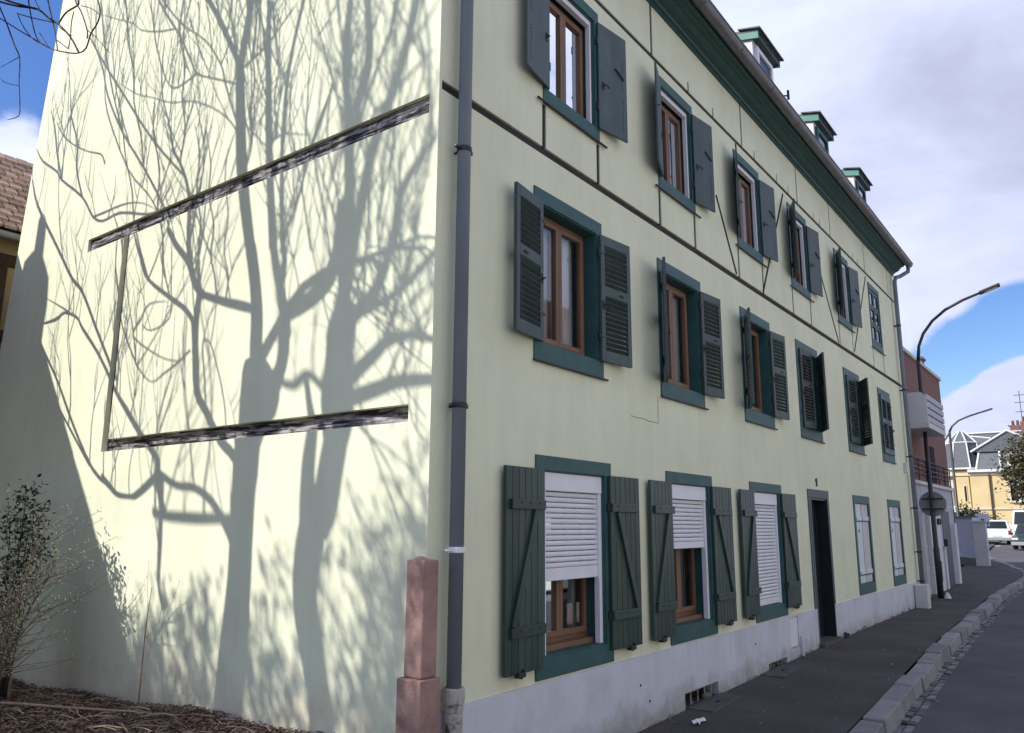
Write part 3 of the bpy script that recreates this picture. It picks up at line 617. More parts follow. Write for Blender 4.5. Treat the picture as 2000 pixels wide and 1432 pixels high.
# roof with three dormers
rf = MB(); y0, z0, yr, zr = -0.31, 8.29, 3.55, 12.5
rf.prism([(y0, z0), (yr, zr + 0.10), (7.45, 9.72), (7.35, 9.62), (yr, zr - 0.06), (y0 + 0.12, z0 - 0.02)], 'x', -0.05, END + 0.06)
roof = obj('roof', rf, 'roof', house)
sl = (zr + 0.10 - z0) / (yr - y0)
for k, xc in enumerate((8.1, 11.45, 14.55)):
    zf = z0 + sl * (0.10 - y0)
    d = MB(); hw = 0.47; zt = 9.76
    d.prism([(0.10, zf - 0.1), (0.10, zt), (1.6, zt + 0.05), (1.6, z0 + sl * (1.6 - y0) - 0.1)], 'x', xc - hw, xc + hw)
    dm = obj('dormer', d, 'wall_white', roof)
    obj('dormer_roof', MB().prism([(-0.02, 9.765), (-0.02, 9.80), (1.75, 10.23), (1.75, 10.195)], 'x', xc - hw - 0.05, xc + hw + 0.10), 'slate', dm)
    tr = MB()
    for j in range(9): xx = xc - hw - 0.09 + j * 0.135; tr.prism([(-0.07, 9.79), (-0.07, 9.818), (0.30, 9.905), (0.30, 9.885)], 'x', xx, xx + 0.125)
    obj('dormer_tiles', tr, 'slate', dm)
    for fx in (xc - hw - 0.045, xc + hw + 0.075):
        obj('fascia', MB().prism([(-0.02, 9.645), (-0.02, 9.763), (1.7, 10.18), (1.7, 10.06)], 'x', fx, fx + 0.025), 'fascia', dm)
    obj('soffit', MB().box(xc - hw - 0.015, xc + hw + 0.07, -0.01, 0.099, 9.68, 9.755), 'shutter', dm)
    f = MB(); frame_bars(f, xc - 0.38, xc + 0.38, 8.85, 9.60, 0.08, 0.05, 0.099); obj('dormer_window', f, 'teal' if k else 'white', dm)
    obj('pane', MB().quad((xc - 0.30, 0.08, 8.93), (xc + 0.30, 0.08, 8.93), (xc + 0.30, 0.08, 9.52), (xc - 0.30, 0.08, 9.52)), 'glass_dark', dm)
obj('aerial_bracket', MB().tube([(8.42, 0.1, 9.02), (8.75, -0.1, 9.12)], 0.014, 6).tube([(8.42, 0.1, 8.85), (8.6, -0.02, 9.07)], 0.008, 6).tube([(8.75, -0.1, 9.05), (8.75, -0.1, 9.22)], 0.022, 6), 'iron', roof)

# sandstone corner post against the house
pil = thing('corner_post', 'pink sandstone guard post against the house corner beside the downpipe', 'stone post', (-0.08, 0, -0.3))
def stone(x0, x1, y0, y1, z0, z1, name):
    m = MB().box(x0, x1, y0, y1, z0, z1); o = obj(name, m, 'sandstone', None, bevel=0.014)
    return o
s1 = obj('lower_block', MB().box(-0.088, 0.105, -0.13, 0.085, 0.0, 1.104), 'sandstone', pil, bevel=0.008)
s2 = obj('upper_block', MB().prism([(-0.055, -0.105), (0.095, -0.105), (0.095, 0.06), (-0.055, 0.06)], 'z', 1.105, 1.86), 'sandstone', pil, bevel=0.014)
obj('cap_lump', MB().lathe((0.01, -0.01, 1.855), [(0.05, 0), (0.04, 0.015), (0.015, 0.025)], 8), 'sandstone', pil)

# ================================================================== ground
KY = [(-30, -2.2), (-10, -1.95), (3.85, -1.60), (6, -1.51), (12, -1.24), (20, -1.0), (26, -1.08), (28.6, -1.1), (30.8, -0.92), (35, 0.0), (39.7, 1.1), (50, 3.9), (60, 7.2), (75, 12), (100, 20)]
def ky(x): return lerp_tab(KY, x)
def kerb_w(x): return 0.21
tag(obj('ground', MB().quad((-900, -900, -0.75), (900, -900, -0.75), (900, 900, -0.75), (-900, 900, -0.75)), 'soil'), kind='structure')
xs = frange(-30, 75, 0.5)
pv = sheet(xs, [0, 0.25, 0.5, 0.75, 1.0], lambda x, v: (x, (0.33 if x < 17 else 0.33 + (x - 17) * 0.06) * (1 - v) + (ky(x) + 0.01) * v, gz(x) - 0.012 * v))
tag(obj('pavement', pv, 'asphalt'), kind='structure')
xr = frange(-40, 75, 1.0) + frange(80, 140, 5)
rd = sheet(xr, frange(0, 1, 0.1), lambda x, v: (x, (ky(x) - 0.40) * (1 - v) + (ky(x) - 7.2 - 0.02 * max(x, 0)) * v, gz(x) - 0.145 + 0.08 * math.sin(v * math.pi)))
tag(obj('road', rd, 'road'), kind='structure')
# far pavement on the other side, made pale to bounce sunlight at the facade
fp = sheet(xr, [0, 1], lambda x, v: (x, ky(x) - 7.2 - 0.02 * max(x, 0) - v * 3, gz(x) - 0.02)); tag(obj('far_pavement', fp, 'far_pave'), kind='structure')
# kerb of granite stones and a gutter of setts
kerb = tag(link('kerb', None), kind='structure')
x = -3.0; far = MB()
while x < 70:
    l = random.uniform(0.62, 1.15) if x < 16 else random.uniform(0.9, 1.2)
    j = random.uniform(0.010, 0.026); a, b = x + j, x + l - j
    dz0 = random.uniform(-0.016, 0.014); dy = random.uniform(-0.024, 0.020); w_ = 0.21
    p = [(a, ky(a) + dy - w_), (b, ky(b) + dy - w_), (b, ky(b) + dy), (a, ky(a) + dy)]
    m = MB(); n0 = 0
    zt = [gz(q[0]) + 0.002 + dz0 for q in p]; sl_ = [0.03, 0.03, 0, 0]
    m.v = [(q[0], q[1] - s_, gz(q[0]) - 0.30) for q, s_ in zip(p, sl_)] + [(q[0], q[1], z + 0.004) for q, z in zip(p, zt)]
    m.f = [(3, 2, 1, 0), (4, 5, 6, 7), (0, 1, 5, 4), (1, 2, 6, 5), (2, 3, 7, 6), (3, 0, 4, 7)]
    if x < 30: obj('kerb_stone', m, 'granite', kerb, bevel=0.012)
    else: k0 = len(far.v); far.v += m.v; far.f += [tuple(i + k0 for i in f) for f in m.f]
    x += l
tag(obj('kerb_run', far, 'granite', kerb), kind='stuff')
gut = tag(link('gutter_strip', None), kind='structure')
bed = sheet(xs, [0, 1], lambda x, v: (x, ky(x) - 0.19 - v * 0.30, gz(x) - 0.165)); obj('gutter_bed', bed, 'soil', gut)
x = 2.5; far = MB(); cnt = 0
while x < 45:
    l = random.uniform(0.13, 0.24)
    for r in range(2):
        wy = 0.085; yc = ky(x) - 0.255 - r * 0.095; tp = gz(x) - 0.155 + random.uniform(-0.014, 0.012)
        m = far if cnt >= 280 else MB()
        ox = random.uniform(-0.02, 0.02) + r * 0.07
        m.obox((x + l / 2 + ox, yc, tp - 0.03), (l / 2 - 0.008, random.uniform(-.006, .006), random.uniform(-.004, .004)), (0.004, wy / 2, random.uniform(-.003, .003)), (0, 0, 0.035))
        if m is not far: obj('sett', m, 'cobble', gut, bevel=0.006)
        cnt += 1
    x += l
tag(obj('sett_run', far, 'cobble', gut), kind='stuff')
# painted line where the road bends
ln = sheet(frange(31, 47, 0.5), [0, 1], lambda x, v: (x, ky(x) - 0.30 - v * 0.16, gz(x) - 0.125)); tag(obj('road_marking', ln, 'line'), kind='structure')
ln2 = sheet(frange(57.2, 58.0, 0.4), frange(2.4, 3.9, 0.3), lambda x, y: (x, y, gz(x) - 0.058)); tag(obj('road_marking', ln2, 'line'), kind='structure')
# long repair seams and patches
pt = sheet(frange(6.2, 9.6, 0.3), [0, 1], lambda x, v: (x, ky(x) - 2.6 - v * 0.05 - (x - 6) * 0.25, gz(x) - 0.145 + 0.08 * math.sin(min(1, (2.2 + (x - 6) * 0.25) / 9.1) * math.pi) + 0.004))
tag(obj('road_seam', pt, 'asphalt'), kind='structure')

gr = MB()
for k in range(900):                      # grit, leaf scraps and crumbs along the kerb and wall foot
    x = random.uniform(2.5, 24); q = random.random()
    if q < 0.45: y, z = ky(x) - random.uniform(0.20, 0.46), gz(x) - 0.14
    elif q < 0.75: y, z = -0.03 - abs(random.gauss(0, 0.10)), gz(x) + 0.004
    else: y, z = random.uniform(ky(x) + 0.05, -0.1), gz(x)
    s_ = random.uniform(0.003, 0.011) * (1.8 if random.random() < 0.08 else 1); a = random.uniform(0, 6.28); n = len(gr.v)
    for j in range(4): gr.v.append((x + s_ * math.cos(a + j * 1.57) * random.uniform(.6, 1.3), y + s_ * math.sin(a + j * 1.57), z))
    gr.v.append((x, y, z + s_ * 0.7)); gr.f += [(n, n + 1, n + 4), (n + 1, n + 2, n + 4), (n + 2, n + 3, n + 4), (n + 3, n, n + 4)]
tag(obj('street_grit', gr, 'stick', fixn=False), kind='stuff')

# garden bed west of the gable
def gdz(x, y): return 0.235 - 0.033 * (y - 1.5) + 0.03 * math.sin(x * 1.7 + y * 0.9) + 0.02 * math.sin(y * 3.1 - x * 2.0)
gb = sheet(frange(-14, 0.0, 0.25), frange(-0.9, 9.0, 0.25), lambda x, y: (x, y, gdz(x, y) + random.uniform(-0.012, 0.012)))
tag(obj('garden_bed', gb, 'soil'), kind='structure')
tag(obj('garden_kerb', MB().box(-14, -0.26, -1.05, -0.9, -0.35, 0.27), 'concrete'), kind='structure')
ch = MB()
for k in range(24000):
    x = -abs(random.gauss(0, 1.5)) - 0.01; y = random.uniform(0.2, 8.2)
    if x < -4: continue
    a = random.uniform(0, 6.28); l = random.uniform(0.006, 0.032) * (1.6 if random.random() < 0.08 else 1); w_ = random.uniform(0.003, 0.010); t = random.uniform(-0.5, 0.5)
    z = gdz(x, y) + random.uniform(0.0, 0.035)
    d = Vector((math.cos(a), math.sin(a), t)).normalized(); s_ = Vector((-math.sin(a), math.cos(a), random.uniform(-.5, .5))).normalized(); u = d.cross(s_) * 0.002
    c = Vector((x, y, z)); n = len(ch.v)
    ch.v += [tuple(c - d * l - s_ * w_), tuple(c + d * l - s_ * w_ * .6), tuple(c + d * l * .9 + s_ * w_), tuple(c - d * l * .8 + s_ * w_), tuple(c + u * 3)]
    ch.f += [(n, n + 1, n + 4), (n + 1, n + 2, n + 4), (n + 2, n + 3, n + 4), (n + 3, n, n + 4)]
tag(obj('wood_chips', ch, 'chips', None, fixn=False), kind='stuff')
st = MB()
for k in range(240):
    x = -abs(random.gauss(0, 1.2)) - 0.05; y = random.uniform(0.8, 7.5); a = random.gauss(1.9, 0.7); l = random.uniform(0.06, 0.35)
    z = gdz(x, y) + 0.03; d = Vector((math.cos(a), math.sin(a), random.uniform(-.08, .12)))
    c = Vector((x, y, z)); m_ = c + d * l * 0.5 + Vector((0, 0, random.uniform(0, .02)))
    if (c + d * l).x > -0.02: continue
    st.tube([c, m_, c + d * l], [0.005, 0.004, 0.002], 5)
tag(obj('fallen_twigs', st, 'stick'), kind='stuff')
lg = thing('fallen_branch', 'long pale dry branch lying on the wood chips by the gable', 'branch', (-0.75, 3.7, 0.2))
obj('stem', MB().tube([(-0.4, 1.1, 0.0), (-0.1, 0.4, 0.03), (0.15, -0.25, 0.035), (0.35, -0.8, 0.05), (0.42, -1.1, 0.04)], [0.014, 0.013, 0.011, 0.008, 0.005], 7), 'stick', lg, smooth=True)
obj('side_shoot', MB().tube([(0.15, -0.25, 0.035), (0.0, -0.6, 0.06), (-0.02, -0.85, 0.05)], [0.007, 0.005, 0.003], 6), 'stick', lg, smooth=True)
tag(obj('stone', MB().lathe((-0.95, 5.0, gdz(-0.95, 5.0)), [(0.02, 0), (0.06, 0.015), (0.055, 0.05), (0.02, 0.075)], 7), 'concrete'), 'pale stone lying in the wood chips at far left', 'stone')
sp = thing('sapling', 'thin bare sapling growing straight up against the gable foot', 'sapling', (-0.05, 3.45, gdz(-0.05, 3.45)))
obj('stem', MB().tube([(0, 0, -0.02), (-0.01, -0.02, 0.4), (-0.03, -0.06, 0.75), (-0.03, -0.10, 1.05)], [0.008, 0.007, 0.005, 0.002], 6), 'stick', sp)
obj('side_twig', MB().tube([(-0.02, -0.04, 0.6), (-0.05, -0.2, 0.66)], [0.004, 0.002], 5), 'stick', sp)

# things on the pavement
def slab_on_pavement(x0, x1, y0, y1, label):
    m = MB(); z = lambda x: gz(x) - 0.002
    m.v = [(x0 + 0.02, y0, z(x0) - .05), (x1 - 0.05, y0 + 0.03, z(x1) - .05), (x1, y1, z(x1) - .05), (x0, y1, z(x0) - .05), (x0 + 0.02, y0, z(x0) + 0.014), (x1 - 0.05, y0 + 0.03, z(x1) + 0.014), (x1, y1, z(x1) + 0.016), (x0, y1, z(x0) + 0.016)]
    m.f = [(3, 2, 1, 0), (4, 5, 6, 7), (0, 1, 5, 4), (1, 2, 6, 5), (2, 3, 7, 6), (3, 0, 4, 7)]
    t = tag(obj('cellar_slab', m, 'slab', None, bevel=0.008), label, 'slab')
    c = obj('lifting_slot', MB().box((x0 + x1) / 2 - 0.05, (x0 + x1) / 2 + 0.05, (y0 + y1) / 2 - 0.015, (y0 + y1) / 2 + 0.015, z((x0 + x1) / 2) + 0.0145, z((x0 + x1) / 2) + 0.018), 'dark', t)
slab_on_pavement(4.02, 4.92, -0.30, -0.022, 'worn concrete slab in front of the larger cellar opening nearest the corner')
slab_on_pavement(6.15, 7.0, -0.32, -0.022, 'worn concrete slab in front of the cellar opening below the closed roller blind')
lit = MB(); us = frange(0, 1, 0.125)
ls = sheet(us, us, lambda u, v: (3.46 + 0.22 * u + 0.02 * v, -0.40 + 0.09 * v + 0.02 * u, gz(3.5) + 0.012 + 0.014 * abs(math.sin(u * 9 + v * 4)) + 0.01 * math.sin(v * 7 + u * 5)))
tag(obj('paper_scrap', ls, 'paper', smooth=False), 'crumpled white paper scrap lying on the pavement', 'litter')
bc = thing('concrete_block', 'pale square block standing at the far downpipe foot', 'block', (16.13, -0.16, gz(16.1)))
obj('block_body', MB().box(-0.16, 0.17, -0.13, 0.13, -0.02, 0.50), 'concrete', bc, bevel=0.015); obj('drain_hole', MB().lathe((-0.1, -0.1305, 0.07), [(0.02, 0), (0.02, -0.004)], 8, 'y'), 'dark', bc)

# street lamps
def street_lamp(name_label, x, y, z0, h, arm, head, r=0.075):
    t = thing('street_lamp', name_label, 'street lamp', (x, y, z0), 0, 'street lamps along the road')
    obj('pole', MB().tube([(0, 0, -0.05), (0, 0, 1.2), (0, 0, 1.25), (0, 0, h)], [r, r, r * 0.8, r * 0.6], 12), 'lamp', t, smooth=True)
    obj('base_door', MB().box(-r * 0.5, r * 0.5, -r - 0.012, -r + 0.02, 0.4, 0.9), 'lamp', t)
    obj('arm', MB().tube([(0, 0, h)] + arm, [r * 0.6] + [r * 0.5] * (len(arm) - 1) + [r * 0.42], 10), 'lamp', t, smooth=True)
    a, b = Vector(arm[-2]), Vector(arm[-1]); d = (b - a).normalized(); sd_ = d.cross(Vector((0, 0, 1))).normalized(); u = sd_.cross(d)
    hd_ = obj('lamp_head', MB().obox(b + d * head / 2, d * head / 2, sd_ * 0.11, u * 0.035), 'lamp', t, bevel=0.02)
    obj('lamp_lens', MB().obox(b + d * head * 0.55 - u * 0.038, d * head * 0.3, sd_ * 0.08, u * 0.006), 'trim', hd_)
    return t
L1 = street_lamp('dark curved street lamp standing at the end of the house', 18.75, -0.10, gz(18.75), 6.05,
    [(0.0, -0.05, 6.45), (0.02, -0.18, 6.78), (0.04, -0.42, 7.10), (0.06, -0.75, 7.36), (0.08, -1.15, 7.55), (0.1, -1.55, 7.68)], 0.5)
L2 = street_lamp('smaller far street lamp in front of the yellow villa roof', 45.5, 3.02, gz(45.5), 6.55,
    [(0.0, -0.15, 6.85), (0.0, -0.5, 7.15), (0, -1.0, 7.35), (0, -1.6, 7.52)], 0.6, 0.10)
obj('rear_arm', MB().tube([(0, 0, 6.5), (0, 0.35, 6.0), (0, 0.6, 5.2)], [0.05, 0.045, 0.04], 8), 'lamp', L2)
obj('finial', MB().lathe((0, 0.35, 6.9), [(0.09, 0), (0.1, 0.3), (0.06, 0.36)], 8), 'lamp', L2)
sg = thing('road_sign', 'round road sign seen from its grey back on the near street lamp', 'road sign', (18.75, -0.10, gz(18.75) + 2.32))
obj('disc', MB().lathe((0.095, 0.0, 0), [(0.30, 0), (0.318, 0.004), (0.318, 0.018), (0.30, 0.022)], 40, 'x'), 'sign_back', sg)
for z in (-0.13, 0.13): obj('bracket', MB().box(0.07, 0.094, -0.24, 0.24, z - 0.018, z + 0.018).box(-0.085, 0.07, -0.085, 0.085, z - 0.02, z + 0.02), 'iron', sg, bevel=0.003)
bag = sheet(frange(0, 1, 0.1), frange(0, 1, 0.1), lambda u, v: (18.6 + 0.18 * u, -0.34 + 0.15 * v, gz(18.6) + 0.16 * math.sin(u * 3.14) * math.sin(v * 3.14) * (0.8 + 0.3 * math.sin(u * 11 + v * 13)) + 0.005))
tag(obj('plastic_bag', bag, 'paper'), 'small white crumpled bag at the foot of the near street lamp', 'litter')

# ================================================================== the brick block beyond the house
bk = thing('apartment_block', 'red brick apartment block with white balcony beyond the green house', 'building', (17.2, 0.25, 0))
W = lambda *a: MB().box(*a)
obj('brick_wall', W(0, 7.3, 0.03, 9, 3.0, 6.45).box(0, 7.3, 0.03, 0.05, 2.9, 3.0), 'brick', bk)
obj('coping', W(-0.02, 7.35, -0.03, 0.35, 6.45, 6.55), 'concrete', bk, bevel=0.01)
obj('firewall', W(6.75, 7.25, 0.4, 5.0, 6.45, 7.15), 'brick', bk); obj('firewall_cap', W(6.70, 7.30, 0.35, 5.0, 7.15, 7.22), 'slate', bk)
obj('roof_slope', MB().prism([(0.36, 6.5), (4.5, 8.0), (9, 6.5)], 'x', 0.0, 6.7), 'slate', bk)
ch_ = obj('chimney', W(1.9, 2.9, 0.6, 1.4, 6.5, 7.25), 'concrete', bk); obj('chimney_cap', W(1.8, 3.05, 0.5, 1.5, 7.25, 7.33).box(1.75, 3.1, 0.45, 1.55, 7.42, 7.5).box(2.0, 2.1, 0.6, 0.7, 7.33, 7.42).box(2.7, 2.8, 0.6, 0.7, 7.33, 7.42), 'slate', ch_)
obj('roof_vent', MB().tube([(4.2, 0.8, 6.5), (4.2, 0.8, 7.35)], 0.05, 8).lathe((4.2, 0.8, 7.35), [(0.09, 0), (0.02, 0.12)], 8), 'steel', bk)
obj('ground_wall', W(0, 7.3, 0.0, 9, -0.2, 2.9), 'clad', bk)
obj('ledge', W(-0.02, 7.36, -0.06, 0.4, 2.9, 2.99), 'concrete', bk)
cl = MB()
for z in (0.75, 1.3, 1.85, 2.4): cl.box(0.05, 7.28, -0.006, 0.001, z - 0.012, z + 0.012)
for xx in (0.9, 2.2, 5.3, 7.0): cl.box(xx - 0.012, xx + 0.012, -0.008, 0.001, 0.1, 2.88)
obj('cladding_joint', cl, 'cladline', bk)
for (a, b, z0, z1, mt) in ((1.45, 1.75, 0.0, 2.2, 'concrete'), (2.55, 2.72, 0.0, 2.15, 'wall_white'), (2.74, 3.05, 0.0, 2.1, 'beige'), (3.5, 4.1, 0.0, 2.15, 'wall_white'), (4.45, 4.7, 0.0, 1.25, 'wall_white'), (6.6, 6.95, 0.0, 1.9, 'wall_white')):
    obj('pier', W(a, b, -0.10, 0.001, z0 - 0.1, z1), mt, bk, bevel=0.01)
for (a, b, z0, z1) in ((0.7, 1.35, 0.05, 0.72), (5.0, 6.3, 0.05, 2.25)):
    obj('dark_door', W(a, b, -0.012, 0.01, z0, z1), M['dkdoor'] if 'dkdoor' in M else M.setdefault('dkdoor', pmat('slate_blue_door', (0.06, 0.06, 0.085), 0.5, 0.1, 3)), bk)
obj('letter_box', W(4.35, 4.62, -0.2, -0.101, 1.25, 1.45), 'iron', bk, bevel=0.01)
for x_ in (3.62, 3.9): obj('wall_light', W(x_ - 0.06, x_ + 0.06, -0.16, -0.101, 1.85, 2.02), 'iron', bk, bevel=0.02)
obj('name_plate', W(5.6, 6.1, -0.014, 0.0, 2.58, 2.62), 'teal', bk)
bal = obj('balcony', W(0.5, 3.0, -0.62, 0.029, 4.22, 4.36), 'concrete', bk)
obj('balcony_end', MB().prism([(-0.62, 4.36), (-0.62, 4.98), (-0.5, 5.12), (0.02, 5.12), (0.02, 4.36)], 'x', 0.5, 0.56), 'wall_white', bal)
for k in range(4): obj('balcony_slat', W(0.57, 3.0, -0.62, -0.58, 4.38 + k * 0.185, 4.52 + k * 0.185), 'clad', bal, bevel=0.005)
obj('balcony_door', W(0.9, 1.7, 0.015, 0.031, 3.0, 4.0), 'dark', bk); obj('balcony_door', W(4.3, 5.0, 0.015, 0.031, 3.0, 4.1), 'dark', bk)
obj('shade_block', W(8.2, 16.0, 3.2, 11, -0.2, 7.2), 'brick', bk)  # hidden block added to keep the sun off the white garden wall
ral = MB()
for z in (3.2, 3.33, 3.46, 3.58): ral.tube([(0.1, -0.02, z), (7.2, -0.02, z)], 0.016, 6)
for k in range(8): ral.tube([(0.15 + k, -0.02, 2.99), (0.15 + k, -0.02, 3.6)], 0.018, 6)
obj('terrace_railing', ral, 'iron', bk)
obj('corner_strip', W(7.3, 7.34, -0.02, 0.1, 0.0, 2.9), 'iron', bk)

gw = thing('garden_wall', 'plain white garden wall beyond the brick block', 'wall', (36.0, 1.2, gz(36)))
a_, b_ = Vector((1.5, 1.35, 0)), Vector((-1.6, -0.30, 0)); dv = (b_ - a_).normalized(); nv_ = Vector((dv.y, -dv.x, 0))
obj('wall_panel', MB().obox((a_ + b_) / 2 + Vector((0, 0, 0.93)), (b_ - a_) / 2, nv_ * 0.1, Vector((0, 0, 0.97))), 'wall_white', gw)
obj('wall_cap', MB().obox((a_ + b_) / 2 + Vector((0, 0, 1.93)), (b_ - a_) / 2, nv_ * 0.14, Vector((0, 0, 0.03))), 'slate', gw)
obj('foot_shadow_strip', MB().obox((a_ + b_) / 2 + Vector((0, 0, 0.08)), (b_ - a_) / 2, nv_ * 0.13, Vector((0, 0, 0.16))), 'iron', gw)  # black strip drawn in for the shadow along the wall base
gp = thing('gate_pillar', 'pale gate pillar at the end of the white garden wall', 'pillar', (34.0, 0.70, gz(34)))
obj('shaft', MB().box(-0.2, 0.2, -0.24, 0.24, -0.1, 1.75), 'concrete', gp, bevel=0.015); obj('cap', MB().box(-0.24, 0.24, -0.28, 0.28, 1.75, 1.80), 'wall_white', gp, bevel=0.01)
ns = thing('notice_board', 'white notice board with small blue marks above the gate pillar', 'sign', (36.5, 0.85, gz(36.5)))
obj('board', MB().box(0, 0.03, -0.26, 0.26, 1.55, 2.08), 'wall_white', ns); obj('blue_mark', MB().box(-0.006, 0.0, -0.06, 0.06, 1.76, 1.86).box(-0.006, 0, -0.22, -0.14, 1.62, 1.72), 'sign_blue', ns); obj('post', MB().tube([(0.05, 0, -0.1), (0.05, 0, 1.6)], 0.03, 8), 'steel', ns)

# ================================================================== yellow villa at the end of the street
vl = thing('villa', 'yellow villa with grey slate roof and white hips at the street end', 'building', (80, 4.5, 1.0))
obj('wall', W(0, 12, -4.0, 2.0, -0.5, 5.55), 'villa', vl)
obj('bay_wall', W(0.6, 8, 2.0, 4.3, -0.5, 6.1), 'cream', vl); obj('bay_face', W(0.35, 0.59, 2.15, 3.3, 0.3, 5.9), 'villa', vl)
for z in (2.35, 5.45): obj('string_course', W(-0.10, 0.0, -4.0, 2.0, z, z + (0.12 if z < 3 else 0.28)).box(0.25, 0.6, 2.001, 4.3, z, z + 0.12), 'cream', vl)
obj('cornice', W(-0.35, 0.4, -4.1, 2.1, 5.73, 5.95), 'trim', vl)
def villa_window(y0, y1, z0, z1):
    m = MB(); n = m.box(-0.16, -0.001, y0 - 0.16, y0, z0 - 0.12, z1 + 0.25).box(-0.16, -0.001, y1, y1 + 0.16, z0 - 0.12, z1 + 0.25).box(-0.16, -0.001, y0, y1, z1, z1 + 0.25).box(-0.2, -0.001, y0, y1, z0 - 0.15, z0)
    o = obj('window', n, 'cream', vl); obj('pane', W(-0.02, -0.005, y0, y1, z0, z1), 'dark', o); obj('mullion', W(-0.06, -0.021, (y0 + y1) / 2 - 0.09, (y0 + y1) / 2 + 0.09, z0, z1), 'trim', o)
villa_window(-2.4, -1.1, 3.1, 5.0); villa_window(-2.6, -1.5, 0.3, 1.9)
for y in (2.5, 3.7):
    o = obj('slim_window', W(0.30, 0.345, y - 0.14, y + 0.14, 3.0, 4.6), 'cream', vl); obj('pane', W(0.28, 0.299, y - 0.08, y + 0.08, 3.1, 4.5), 'dark', o)
obj('villa_downpipe', W(-0.14, -0.03, 0.35, 0.5, 0, 5.5), 'old_wood', vl)
ms = MB(); ms.v = [(-0.1, -4, 5.95), (-0.1, 1.4, 5.95), (0.5, 1.1, 7.6), (0.5, -4, 7.6), (12, -4, 5.95), (12, 1.4, 5.95), (11.4, 1.1, 7.6), (11.4, -4, 7.6)]
ms.f = [(0, 1, 2, 3), (1, 5, 6, 2), (5, 4, 7, 6), (4, 0, 3, 7), (2, 6, 7, 3)]
mans = obj('mansard', ms, 'slate', vl)
obj('upper_roof', MB().prism([(-4.6, 7.6), (1.7, 7.6), (-1.3, 9.4)], 'x', 0.3, 3.5), 'slate', vl)
rr = MB(); rr.v = [(4, 4.5, 6.4), (4, -4, 7.6), (9, 4.5, 6.4), (9, -4, 7.6), (6.5, 3.9, 9.9), (6.5, -3, 9.9)]; rr.f = [(0, 1, 5, 4), (2, 4, 5, 3), (0, 4, 2), (1, 3, 5), (0, 2, 3, 1)]
obj('main_roof', rr, 'slate', vl)
hp = MB(); hp.tube([(0.25, 1.75, 7.62), (0.25, -1.3, 9.45), (0.25, -4.6, 7.62)], 0.10, 6); hp.tube([(-0.12, 1.4, 5.95), (0.48, 1.1, 7.6)], 0.09, 6); hp.tube([(-0.12, -0.55, 5.95), (0.2, -0.55, 7.6)], 0.09, 6); hp.tube([(6.45, 3.9, 9.95), (6.4, -3, 9.95)], 0.07, 6)
hp.tube([(2.2, 0.2, 9.0), (6.4, 3.9, 9.95)], 0.06, 6)
obj('roof_hip', hp, 'trim', vl)
tw_ = MB(); c = (1.9, 2.6); z0 = 6.1
def oct(r, z): return [(c[0] + r * math.cos(R_(22.5 + 45 * k)), c[1] + r * math.sin(R_(22.5 + 45 * k)), z) for k in range(8)]
tw_.v = oct(1.9, 6.1) + oct(1.35, 8.6) + oct(0.25, 9.75); 
for j in (0, 8): tw_.f += [(j + k, j + (k + 1) % 8, j + 8 + (k + 1) % 8, j + 8 + k) for k in range(8)]
tw_.f.append(tuple(range(16, 24)))
tur = obj('turret_roof', tw_, 'slate', vl); hp = MB()
for a, b, d in zip(oct(1.92, 6.1), oct(1.37, 8.6), oct(0.27, 9.75)): hp.tube([a, b, d], 0.065, 5)
hp.tube(oct(1.38, 8.6) + [oct(1.38, 8.6)[0]], 0.06, 5); hp.tube(oct(1.93, 6.1) + [oct(1.93, 6.1)[0]], 0.09, 5)
obj('hip_trim', hp, 'trim', tur)
dw = obj('roof_dormer', W(-0.35, 0.5, -2.6, -1.1, 6.0, 7.5), 'trim', mans); obj('pane', W(-0.37, -0.351, -2.4, -1.3, 6.35, 7.2), 'dark', dw)
for (y, x_) in ((-2.6, 4.0), (-1.5, 7.0)): 
    q = obj('chimney', W(x_, x_ + 1.2, y - 0.45, y + 0.45, 7.5, 10.6), M['brick'], vl); obj('pots', MB().lathe((x_ + 0.4, y - 0.2, 10.6), [(0.14, 0), (0.11, 0.5)], 8).lathe((x_ + 0.4, y + 0.2, 10.6), [(0.14, 0), (0.11, 0.5)], 8), 'roof', q)
an = MB(); an.tube([(4.6, -2.3, 10.5), (4.6, -2.3, 13.6)], 0.03, 5)
for z in (11.6, 12.5, 13.2): an.tube([(4.6, -2.75, z), (4.6, -1.85, z)], 0.03, 5)
obj('aerial', an, 'iron', vl)
obj('porch', W(-0.9, 0.34, 2.2, 4.4, 2.1, 2.3).box(-0.8, -0.6, 2.3, 2.5, -0.5, 2.1).box(-0.8, -0.6, 4.1, 4.3, -0.5, 2.1), 'cream', vl)

